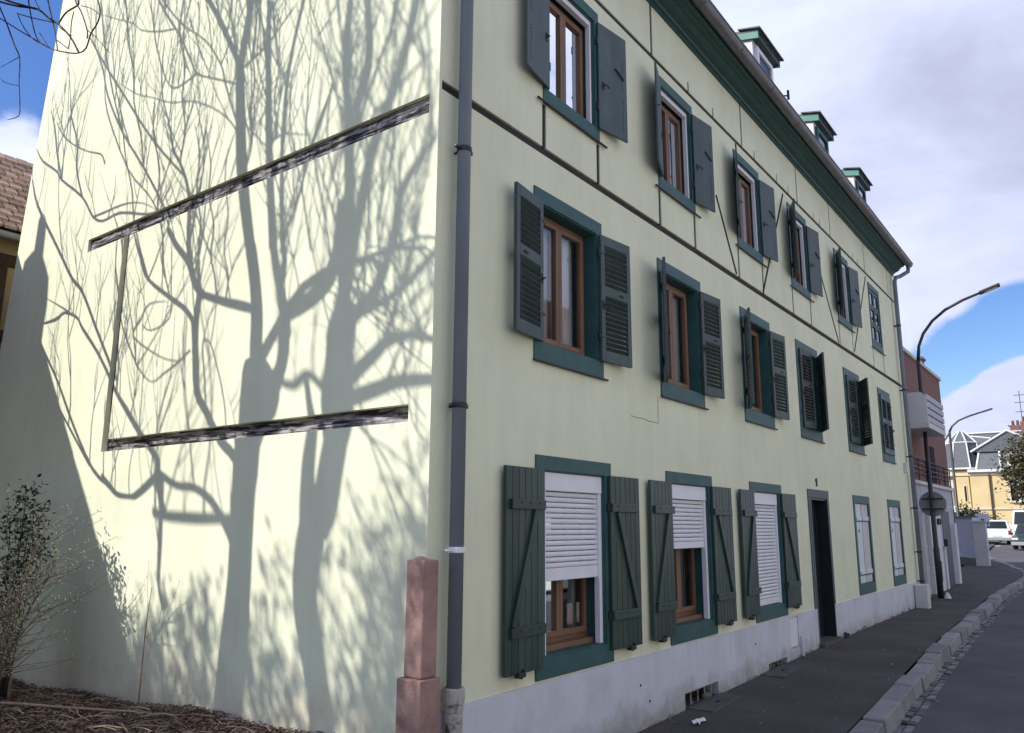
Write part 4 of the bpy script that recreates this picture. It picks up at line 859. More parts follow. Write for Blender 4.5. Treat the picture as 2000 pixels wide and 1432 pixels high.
# ================================================================== unseen row across the street, added to bounce sunlight onto the facade
M['row_a'] = pmat('cream_render', (0.74, 0.70, 0.61), 0.9, 0.05, 1, 0.1, 40, 0.2); M['row_b'] = pmat('white_render_old', (0.78, 0.77, 0.74), 0.9, 0.05, 1, 0.1, 40, 0.2)
def bounce_row_house(label, x0, wd, h, mt):
    t = thing('bounce_row_house', label, 'house', (x0, -12.2, -0.1), 0, 'unseen houses added for bounced sunlight')
    cut = []
    for k in range(int(wd / 2.2)):
        c = 1.1 + k * 2.2
        for z in (0.9, 3.6, 6.2):
            if z + 1.6 < h: cut.append((c - 0.45, c + 0.45, z, z + 1.5, 0.18, False))
    m = relief((0, wd, 0, h), [0, wd], [0, h], cut, lambda u, v, d: (u, -d, v))
    m.quad((0, 0, 0), (0, -7, 0), (0, -7, h), (0, 0, h)).quad((wd, 0, 0), (wd, -7, 0), (wd, -7, h), (wd, 0, h)).quad((0, -7, 0), (wd, -7, 0), (wd, -7, h), (0, -7, h))
    obj('wall', m, mt, t); obj('roof', MB().prism([(0.35, h), (-3.5, h + 3.4), (-7.35, h)], 'x', 0.0, wd), 'roof', t)
    for c in cut:
        w_ = obj('window', frame_bars(MB(), c[0], c[1], c[2], c[3], 0.06, -0.14, -0.09), 'trim', t); obj('pane', MB().quad((c[0], -0.12, c[2]), (c[1], -0.12, c[2]), (c[1], -0.12, c[3]), (c[0], -0.12, c[3])), 'glass_dark', w_)
bounce_row_house('unseen cream house added behind the camera to bounce sunlight', -9.0, 11.0, 8.2, 'row_a')
bounce_row_house('unseen white house added opposite the first windows to bounce sunlight', 2.2, 9.0, 9.0, 'row_b')
bounce_row_house('unseen cream house added opposite the door to bounce sunlight', 11.4, 9.0, 8.0, 'row_a')
bounce_row_house('unseen white house added opposite the far downpipe to bounce sunlight', 20.6, 11.0, 8.6, 'row_b')

# ================================================================== cars
def car(name, label, x, y, rot, L, Wd, H, paint, van=False):
    z0 = gz(x) - 0.06; t = thing(name, label, 'van' if van else 'car', (x, y, z0), rot, 'vehicles parked at the street end')
    hw = Wd / 2; hb = H * (0.56 if not van else 0.5)
    # +X is forward; rear at -L/2
    low = [(-L / 2, 0.28), (L / 2 - 0.05, 0.26), (L / 2, 0.45), (L / 2 - 0.05, hb * 0.78), (L / 2 - L * 0.24 if not van else L / 2 - 0.35, hb), (-L / 2 + 0.03, hb), (-L / 2 - 0.02, 0.5)]
    b = MB(); b.prism(low, 'y', -hw, hw); body = obj('body', b, paint, t, bevel=0.06)
    f1 = L / 2 - L * 0.26 if not van else L / 2 - 0.4; f2 = L / 2 - L * 0.42 if not van else L / 2 - 0.95
    r1 = -L / 2 + 0.05; r2 = -L / 2 + (0.32 if not van else 0.10)
    cb = MB(); hi = hw * (0.80 if not van else 0.92)
    cb.v = [(r1, -hw + .03, hb - .02), (f1, -hw + .03, hb - .02), (f1, hw - .03, hb - .02), (r1, hw - .03, hb - .02), (r2, -hi, H), (f2, -hi, H), (f2, hi, H), (r2, hi, H)]
    cb.f = [(3, 2, 1, 0), (4, 5, 6, 7), (0, 1, 5, 4), (1, 2, 6, 5), (2, 3, 7, 6), (3, 0, 4, 7)]
    cab = obj('cabin', cb, paint, t, bevel=0.07)
    def face(i0, i1, i2, i3, a, b_, c_, d, off, nm):
        P0, P1, P2, P3 = (Vector(cb.v[i]) for i in (i0, i1, i2, i3)); nrm = (P1 - P0).cross(P3 - P0).normalized()
        def q(u, v): return (P0 * (1 - u) + P1 * u) * (1 - v) + (P3 * (1 - u) + P2 * u) * v + nrm * off
        m = MB(); pts = [q(a, c_), q(b_, c_), q(b_, d), q(a, d)]; m.v = [tuple(p) for p in pts] + [tuple(p - nrm * 0.03) for p in pts]
        m.f = [(0, 1, 2, 3), (7, 6, 5, 4), (0, 4, 5, 1), (1, 5, 6, 2), (2, 6, 7, 3), (3, 7, 4, 0)]; obj(nm, m, 'glass_blk', t)
    face(3, 0, 4, 7, 0.1, 0.9, 0.22, 0.88, 0.008, 'rear_window'); face(1, 2, 6, 5, 0.07, 0.93, 0.12, 0.9, 0.008, 'windscreen')
    for s in ((0, 1, 5, 4), (2, 3, 7, 6)): face(*s, 0.08, 0.50, 0.2, 0.88, 0.008, 'side_window'); face(*s, 0.54, 0.92, 0.2, 0.88, 0.008, 'side_window')
    for sx in (-L / 2 + L * 0.2, L / 2 - L * 0.2):
        for s in (-1, 1):
            wh = obj('wheel', MB().lathe((sx, s * (hw - 0.10) - 0.10, 0.31), [(0.22, 0.0), (0.31, 0.02), (0.31, 0.20), (0.22, 0.22)], 18, 'y'), 'tyre', t)
            obj('rim', MB().lathe((sx, s * (hw + 0.015) - 0.01, 0.31), [(0.19, 0), (0.19, 0.02)], 12, 'y'), 'steel', wh)
    for s in (-1, 1):
        obj('tail_light', MB().box(-L / 2 - 0.04, -L / 2 + 0.1, s * hw * 0.86 - 0.10, s * hw * 0.86 + 0.10, hb * 0.72, hb * 1.02), 'red_lens', t, bevel=0.03)
        obj('headlight', MB().box(L / 2 - 0.14, L / 2 + 0.01, s * hw * 0.74 - 0.17, s * hw * 0.74 + 0.17, hb * 0.66, hb * 0.80), 'trim', t, bevel=0.03)
        obj('door_mirror', MB().box(f1 - 0.25, f1 - 0.1, s * (hw + 0.09) - 0.07, s * (hw + 0.09) + 0.07, hb, hb + 0.14), paint, t, bevel=0.03)
    obj('number_plate', MB().box(-L / 2 - 0.045, -L / 2 - 0.02, -0.26, 0.26, hb * 0.55, hb * 0.68), 'trim', t)
    for bx0, bx1 in ((-L / 2 - 0.06, -L / 2 + 0.15), (L / 2 - 0.15, L / 2 + 0.05)): obj('bumper', MB().box(bx0, bx1, -hw + 0.03, hw - 0.03, 0.25, 0.45), 'bumper', t, bevel=0.03)
    return t
M['bumper'] = pmat('grey_bumper', (0.3, 0.31, 0.32), 0.6, 0.05, 3)
M['glass_blk'] = pmat('car_window', (0.015, 0.018, 0.02), 0.08, 0.05, 3, spec=0.6)
car('parked_car', 'white hatchback seen from behind at the bend', 61.5, 3.05, R_(8), 4.0, 1.85, 1.62, 'paint_w')
car('parked_van', 'white van parked beyond the hatchback', 66.0, 1.0, R_(172), 5.0, 1.95, 2.3, 'paint_w', True)
car('parked_car', 'dark car at the right edge facing the camera', 53.2, 0.2, R_(176), 4.1, 1.8, 1.5, 'paint_d')

# branch skeletons: (kind, [(x, y, z, radius), ...]) in metres
TREE_A=[('trunk',[(-2.123,3.958,2.281,0.1544),(-2.123,3.933,2.861,0.1504),(-2.123,3.916,3.409,0.1329),(-2.123,3.933,3.837,0.1321),(-2.123,3.949,4.268,0.1373),(-2.123,3.943,4.466,0.147),(-2.123,3.921,4.713,0.1335),(-2.123,3.88,4.931,0.1745),(-2.123,3.83,5.071,0.2146),(-2.123,3.799,5.186,0.2149),(-2.123,3.785,5.257,0.1392),(-2.123,3.785,5.321,0.0636)]),('limb',[(-2.123,3.849,5.109,0.0743),(-2.109,3.891,5.376,0.0733),(-2.105,3.898,5.461,0.0736),(-2.089,3.906,5.764,0.0714),(-2.073,3.962,6.082,0.0689),(-2.059,4.047,6.368,0.0674)]),('limb',[(-2.059,3.95,6.068,0.072),(-2.039,4.036,6.399,0.0683),(-2.035,4.064,6.457,0.0684),(-1.994,4.233,7.159,0.0759),(-1.953,4.319,7.888,0.0658),(-1.93,4.364,8.316,0.0592)]),('branch',[(-1.93,4.361,8.292,0.0427),(-1.86,4.234,8.585,0.0432),(-1.799,4.135,8.852,0.0435),(-1.737,4.054,9.131,0.0441)]),('branch',[(-1.93,4.35,8.277,0.0377),(-1.863,4.514,8.553,0.0373),(-1.796,4.688,8.847,0.0358),(-1.725,4.925,9.179,0.0354),(-1.673,5.075,9.435,0.0365)]),('branch',[(-1.93,4.394,8.351,0.0132),(-1.882,4.484,8.702,0.0123),(-1.86,4.535,8.868,0.0119),(-1.834,4.598,9.076,0.0115),(-1.802,4.664,9.331,0.0055)]),('limb',[(-2.188,3.715,5.112,0.0835),(-2.206,3.618,5.333,0.0556),(-2.221,3.599,5.529,0.0611),(-2.245,3.622,5.858,0.0624),(-2.252,3.579,5.94,0.0562)]),('branch',[(-2.252,3.604,5.698,0.0592),(-2.229,3.663,5.962,0.0543),(-2.207,3.754,6.24,0.0496),(-2.195,3.79,6.381,0.0475),(-2.188,3.816,6.477,0.0458)]),('branch',[(-2.188,3.816,6.477,0.0501),(-2.184,3.826,6.529,0.0504),(-2.123,3.922,7.343,0.0454),(-2.072,3.971,8.067,0.0404),(-2.053,3.995,8.341,0.0387),(-2.013,4.005,8.936,0.0258),(-1.995,3.996,9.208,0.0242)]),('branch',[(-1.995,3.906,7.989,0.0152),(-1.929,3.986,8.492,0.014),(-1.895,4.085,8.778,0.013),(-1.866,4.188,9.037,0.0063)]),('branch',[(-2.188,3.686,5.999,0.0321),(-2.162,3.614,6.255,0.0309),(-2.143,3.649,6.457,0.0302),(-2.074,3.684,7.236,0.0221),(-2.016,3.632,7.906,0.0213),(-1.976,3.515,8.335,0.0206),(-1.947,3.4,8.63,0.0198),(-1.93,3.328,8.805,0.0096)]),('limb',[(-2.252,3.6,5.87,0.056),(-2.285,3.373,5.963,0.0555),(-2.322,3.182,6.109,0.0569),(-2.349,3.118,6.262,0.0573),(-2.369,3.091,6.385,0.0561),(-2.407,3.102,6.643,0.054),(-2.445,3.124,6.907,0.0523)]),('limb',[(-2.059,3.902,5.78,0.0356),(-1.989,4.084,5.786,0.0401),(-1.919,4.278,5.791,0.0367),(-1.823,4.555,5.82,0.0322),(-1.802,4.613,5.838,0.0339)]),('branch',[(-1.802,4.555,5.802,0.042),(-1.768,4.688,5.9,0.0469),(-1.707,4.797,6.103,0.0428),(-1.653,5.016,6.284,0.0377),(-1.609,5.16,6.448,0.0372)]),('branch',[(-1.802,4.805,6.094,0.0394),(-1.761,4.871,6.344,0.0384),(-1.681,4.894,6.845,0.0251),(-1.63,5.081,7.207,0.0211),(-1.609,5.234,7.37,0.0091)]),('branch',[(-1.609,4.935,6.992,0.015),(-1.549,5.373,7.336,0.0157),(-1.451,5.797,7.713,0.017),(-1.322,6.213,8.134,0.0174),(-1.217,6.615,8.537,0.0175),(-1.136,6.961,8.905,0.0179),(-1.081,7.213,9.189,0.0091)]),('branch',[(-1.93,3.831,4.072,0.051),(-1.899,3.919,4.289,0.0461),(-1.873,4.154,4.439,0.0434),(-1.838,4.385,4.691,0.0444),(-1.816,4.539,4.863,0.048),(-1.769,4.591,5.245,0.0456),(-1.737,4.636,5.515,0.043)]),('branch',[(-1.737,4.566,5.167,0.0469),(-1.777,4.628,5.57,0.0426),(-1.802,4.627,5.809,0.0398)]),('branch',[(-1.737,4.631,5.483,0.0348),(-1.701,4.78,5.609,0.0295),(-1.656,5.053,5.738,0.0254),(-1.565,5.467,5.939,0.0208),(-1.49,5.592,6.135,0.0223),(-1.449,5.663,6.251,0.021),(-1.409,5.727,6.38,0.0097)]),('branch',[(-2.702,4.531,4.383,0.0451),(-2.68,4.636,4.501,0.0437),(-2.647,4.847,4.677,0.0395),(-2.62,5.121,4.778,0.0303),(-2.599,5.408,4.786,0.0296),(-2.574,5.705,4.881,0.034)]),('branch',[(-3.346,5.044,5.233,0.0366),(-3.346,5.288,5.241,0.0355),(-3.346,5.689,5.245,0.0408),(-3.346,6.211,5.269,0.0374),(-3.346,6.4,5.303,0.0383)]),('branch',[(-2.316,5.37,4.252,0.0459),(-2.183,5.414,4.484,0.0432),(-2.137,5.398,4.567,0.0396),(-2.056,5.519,4.63,0.0345),(-1.942,5.651,4.682,0.0342),(-1.807,5.818,4.777,0.0334),(-1.695,5.978,4.87,0.0251),(-1.605,6.1,4.983,0.025)]),('branch',[(-1.637,5.93,4.811,0.024),(-1.449,6.255,5.092,0.0226),(-1.298,6.612,5.32,0.0216),(-1.249,6.732,5.418,0.0167),(-1.171,7.006,5.454,0.014),(-1.113,7.173,5.345,0.0195),(-1.021,7.515,5.249,0.0086)]),('branch',[(-1.201,6.692,5.369,0.0105),(-1.095,7.059,5.466,0.0093),(-0.983,7.511,5.575,0.004)]),('branch',[(-1.63,5.991,4.967,0.0254),(-1.582,6.114,5.117,0.0252),(-1.477,6.423,5.453,0.0253),(-1.37,6.781,5.852,0.0244),(-1.308,7.041,6.01,0.0238),(-1.216,7.448,6.389,0.0254),(-1.084,8.133,7.033,0.0274),(-1.038,8.375,7.427,0.0148)]),('branch',[(-2.059,5.292,4.357,0.0347),(-1.932,5.39,4.11,0.0338),(-1.81,5.475,3.899,0.0298),(-1.751,5.543,3.83,0.0203),(-1.641,5.69,3.742,0.0233),(-1.555,5.793,3.741,0.0307),(-1.457,5.919,3.753,0.0312)]),('branch',[(-1.493,5.741,3.678,0.019),(-1.373,6.057,3.75,0.022),(-1.212,6.475,4.087,0.0226),(-1.075,6.877,4.493,0.0209),(-0.981,7.225,4.784,0.0195),(-0.918,7.481,5.02,0.0094)]),('branch',[(-1.3,6.074,3.722,0.0174),(-1.139,6.54,4.022,0.016),(-1.024,6.933,4.31,0.0157),(-0.945,7.169,4.654,0.0072)]),('branch',[(-2.574,5.655,4.806,0.0391),(-2.574,5.59,4.272,0.0343),(-2.574,5.545,3.862,0.0231),(-2.574,5.438,3.654,0.0211)]),('branch',[(-1.737,4.652,5.209,0.0118),(-1.728,4.846,5.101,0.0113),(-1.719,5.085,5.006,0.0106),(-1.701,5.301,4.927,0.0067),(-1.632,5.552,5.058,0.0107),(-1.62,5.597,5.167,0.0124),(-1.601,5.668,5.382,0.012),(-1.578,5.764,5.624,0.0058)]),('branch',[(-1.802,4.91,5.192,0.0071),(-1.791,5.224,5.257,0.0077),(-1.683,5.733,5.442,0.0113),(-1.704,5.635,5.632,0.0129),(-1.731,5.511,5.809,0.01),(-1.737,5.153,5.783,0.0033)]),('branch',[(-1.376,5.319,5.241,0.0069),(-1.4,5.149,5.172,0.007),(-1.427,4.824,5.288,0.0095),(-1.439,4.861,5.63,0.0087),(-1.474,4.976,6.181,0.0037)]),('branch',[(-1.802,4.359,4.688,0.012),(-1.791,4.407,4.95,0.0117),(-1.78,4.477,5.245,0.0115),(-1.777,4.45,5.315,0.0088),(-1.775,4.339,5.262,0.0097),(-1.765,4.187,4.999,0.0097),(-1.76,4.105,4.841,0.0094),(-1.75,4.0,4.585,0.009),(-1.737,3.922,4.244,0.0042)]),('branch',[(-1.866,4.344,8.035,0.0111),(-1.813,4.703,8.184,0.0111),(-1.769,5.026,8.33,0.0132),(-1.724,5.18,8.564,0.0183),(-1.662,5.418,8.905,0.0177),(-1.603,5.717,9.258,0.0179),(-1.544,5.992,9.632,0.0095)]),('branch',[(-1.609,4.891,8.166,0.0143),(-1.589,5.24,8.112,0.0117),(-1.581,5.439,8.214,0.0107),(-1.565,5.603,8.485,0.0141),(-1.544,5.598,8.793,0.0068)]),('branch',[(-1.93,4.331,7.571,0.0121),(-1.881,4.46,7.703,0.0104),(-1.818,4.707,7.857,0.0085),(-1.746,5.058,7.998,0.0087),(-1.677,5.423,8.053,0.0085),(-1.606,5.797,8.192,0.0074),(-1.483,6.104,8.26,0.0072),(-1.349,6.478,8.45,0.0037)]),('branch',[(-1.609,5.471,8.936,0.0117),(-1.584,5.772,9.008,0.0102),(-1.51,6.132,9.118,0.0077),(-1.459,6.328,9.253,0.0076),(-1.373,6.691,9.409,0.0073),(-1.294,7.057,9.569,0.0035)]),('branch',[(-1.866,4.3,7.623,0.015),(-1.828,4.421,7.887,0.0151),(-1.801,4.508,8.087,0.0154),(-1.776,4.578,8.27,0.0137),(-1.731,4.88,8.637,0.011),(-1.685,5.377,9.014,0.0109),(-1.637,5.822,9.48,0.0132),(-1.609,6.06,9.773,0.0072)]),('branch',[(-1.673,5.224,6.572,0.0206),(-1.638,5.363,6.814,0.0188),(-1.535,5.768,7.267,0.0171),(-1.397,6.225,7.722,0.017),(-1.282,6.636,8.264,0.0176),(-1.225,6.817,8.667,0.0168),(-1.148,7.148,9.156,0.0074)]),('branch',[(-1.544,5.375,6.653,0.0156),(-1.491,5.578,6.629,0.0134),(-1.346,6.045,6.641,0.0149),(-1.249,6.366,6.537,0.0142),(-1.193,6.597,6.61,0.0171),(-1.121,6.871,6.864,0.0168),(-1.01,7.425,7.149,0.0157),(-0.977,7.587,7.289,0.0156),(-0.908,8.01,7.5,0.0164),(-0.869,8.234,7.71,0.0101)]),('branch',[(-1.202,6.6,6.599,0.0142),(-1.245,6.337,6.636,0.0132),(-1.299,6.024,6.685,0.0113),(-1.344,5.769,6.695,0.0083),(-1.389,5.515,6.65,0.0064),(-1.416,5.27,6.534,0.0032)]),('branch',[(-1.245,6.479,7.292,0.0168),(-1.216,6.576,7.417,0.0105),(-1.156,6.852,7.486,0.0083),(-1.083,7.22,7.623,0.0092),(-1.021,7.56,7.823,0.0128),(-0.98,7.77,8.043,0.0074)]),('branch',[(-1.609,5.499,6.641,0.0148),(-1.603,5.396,6.671,0.0146),(-1.563,5.628,6.934,0.0118),(-1.457,6.07,7.278,0.0131),(-1.334,6.642,8.083,0.0147),(-1.302,6.781,8.525,0.0077)]),('branch',[(-1.93,4.237,7.634,0.0109),(-1.9,3.971,7.382,0.0099),(-1.877,3.766,7.196,0.0082),(-1.858,3.606,7.211,0.0116),(-1.839,3.432,7.189,0.0084),(-1.802,3.047,7.021,0.0035)]),('branch',[(-1.93,4.311,8.24,0.0133),(-1.907,4.118,8.259,0.0125),(-1.882,3.921,8.283,0.012),(-1.838,3.634,8.382,0.0108),(-1.802,3.429,8.476,0.0049)]),('branch',[(-1.995,3.639,7.898,0.0124),(-1.956,3.821,8.207,0.0116),(-1.914,3.99,8.551,0.0108),(-1.866,4.181,8.975,0.0046)]),('branch',[(-1.802,4.611,5.822,0.0161),(-1.773,4.684,6.207,0.0153),(-1.746,4.682,6.562,0.0141),(-1.723,4.781,6.9,0.0134),(-1.696,4.771,7.273,0.012),(-1.673,4.906,7.644,0.0054)]),('branch',[(-1.866,4.37,5.76,0.0152),(-1.847,4.425,6.008,0.0144),(-1.831,4.513,6.221,0.0144),(-1.807,4.485,6.513,0.0134),(-1.784,4.605,6.848,0.0126),(-1.761,4.596,7.159,0.0116),(-1.737,4.704,7.513,0.0052)]),('branch',[(-1.866,4.232,5.727,0.0123),(-1.833,4.189,5.952,0.0116),(-1.801,4.265,6.196,0.0115),(-1.786,4.233,6.543,0.0109),(-1.803,4.351,6.96,0.0105),(-1.765,4.31,7.245,0.0051)]),('branch',[(-1.673,5.067,5.755,0.0136),(-1.642,5.221,6.093,0.0138),(-1.612,5.277,6.419,0.0137),(-1.581,5.421,6.777,0.0138),(-1.546,5.425,7.167,0.0133),(-1.51,5.61,7.623,0.0131),(-1.48,5.633,7.986,0.0066)]),('branch',[(-1.525,5.411,5.888,0.0142),(-1.466,5.587,6.19,0.0144),(-1.41,5.759,6.539,0.0149),(-1.372,5.849,6.899,0.0147),(-1.319,6.03,7.286,0.0145),(-1.278,6.155,7.683,0.0145),(-1.235,6.31,8.103,0.0071)]),('branch',[(-1.345,5.684,4.513,0.0159),(-1.312,5.693,4.864,0.0151),(-1.266,5.795,5.179,0.0147),(-1.241,5.78,5.504,0.0141),(-1.196,5.889,5.843,0.0136),(-1.173,5.888,6.128,0.0067)]),('branch',[(-1.482,5.426,4.905,0.0135),(-1.39,5.74,5.282,0.0139),(-1.36,5.821,5.557,0.0145),(-1.339,5.821,5.952,0.0136),(-1.304,5.915,6.305,0.0064)]),('branch',[(-1.166,6.909,6.911,0.0193),(-1.102,7.109,7.29,0.0195),(-1.066,7.14,7.621,0.0185),(-1.006,7.366,8.006,0.0176),(-0.972,7.448,8.302,0.0088)]),('branch',[(-1.095,7.497,7.236,0.0213),(-1.023,7.68,7.605,0.0204),(-0.968,7.793,7.929,0.0191),(-0.913,7.967,8.246,0.0088)]),('branch',[(-1.369,6.203,7.694,0.0171),(-1.301,6.443,8.129,0.0173),(-1.252,6.616,8.5,0.0176),(-1.198,6.812,8.963,0.0178),(-1.154,6.953,9.431,0.0177),(-1.117,7.075,9.837,0.0086)]),('branch',[(-1.57,5.798,7.302,0.0166),(-1.522,5.913,7.727,0.0161),(-1.465,6.103,8.135,0.0164),(-1.435,6.161,8.533,0.0162),(-1.381,6.359,8.982,0.0161),(-1.347,6.449,9.42,0.0161),(-1.312,6.582,9.817,0.0078)]),('branch',[(-1.673,5.288,7.436,0.0151),(-1.647,5.411,7.787,0.0146),(-1.623,5.581,8.137,0.0147),(-1.596,5.663,8.529,0.0143),(-1.572,5.836,8.906,0.0141),(-1.544,5.939,9.334,0.007)]),('branch',[(-1.737,5.171,7.316,0.0157),(-1.695,5.099,7.663,0.0147),(-1.657,5.191,8.027,0.0143),(-1.62,5.157,8.357,0.0137),(-1.582,5.299,8.764,0.0134),(-1.544,5.289,9.122,0.0066)]),('branch',[(-1.866,4.069,7.039,0.013),(-1.847,3.984,7.265,0.0123),(-1.825,4.039,7.59,0.012),(-1.803,3.975,7.881,0.0116),(-1.781,4.032,8.222,0.0113),(-1.759,3.984,8.53,0.0109),(-1.737,4.025,8.881,0.0052)]),('branch',[(-1.93,3.762,7.158,0.0123),(-1.908,3.659,7.369,0.0115),(-1.881,3.703,7.679,0.0111),(-1.855,3.634,7.957,0.0106),(-1.828,3.697,8.29,0.0102),(-1.802,3.644,8.584,0.005)]),('branch',[(-1.802,4.694,8.853,0.0144),(-1.705,4.708,9.04,0.0131),(-1.609,4.705,9.226,0.0058)])]
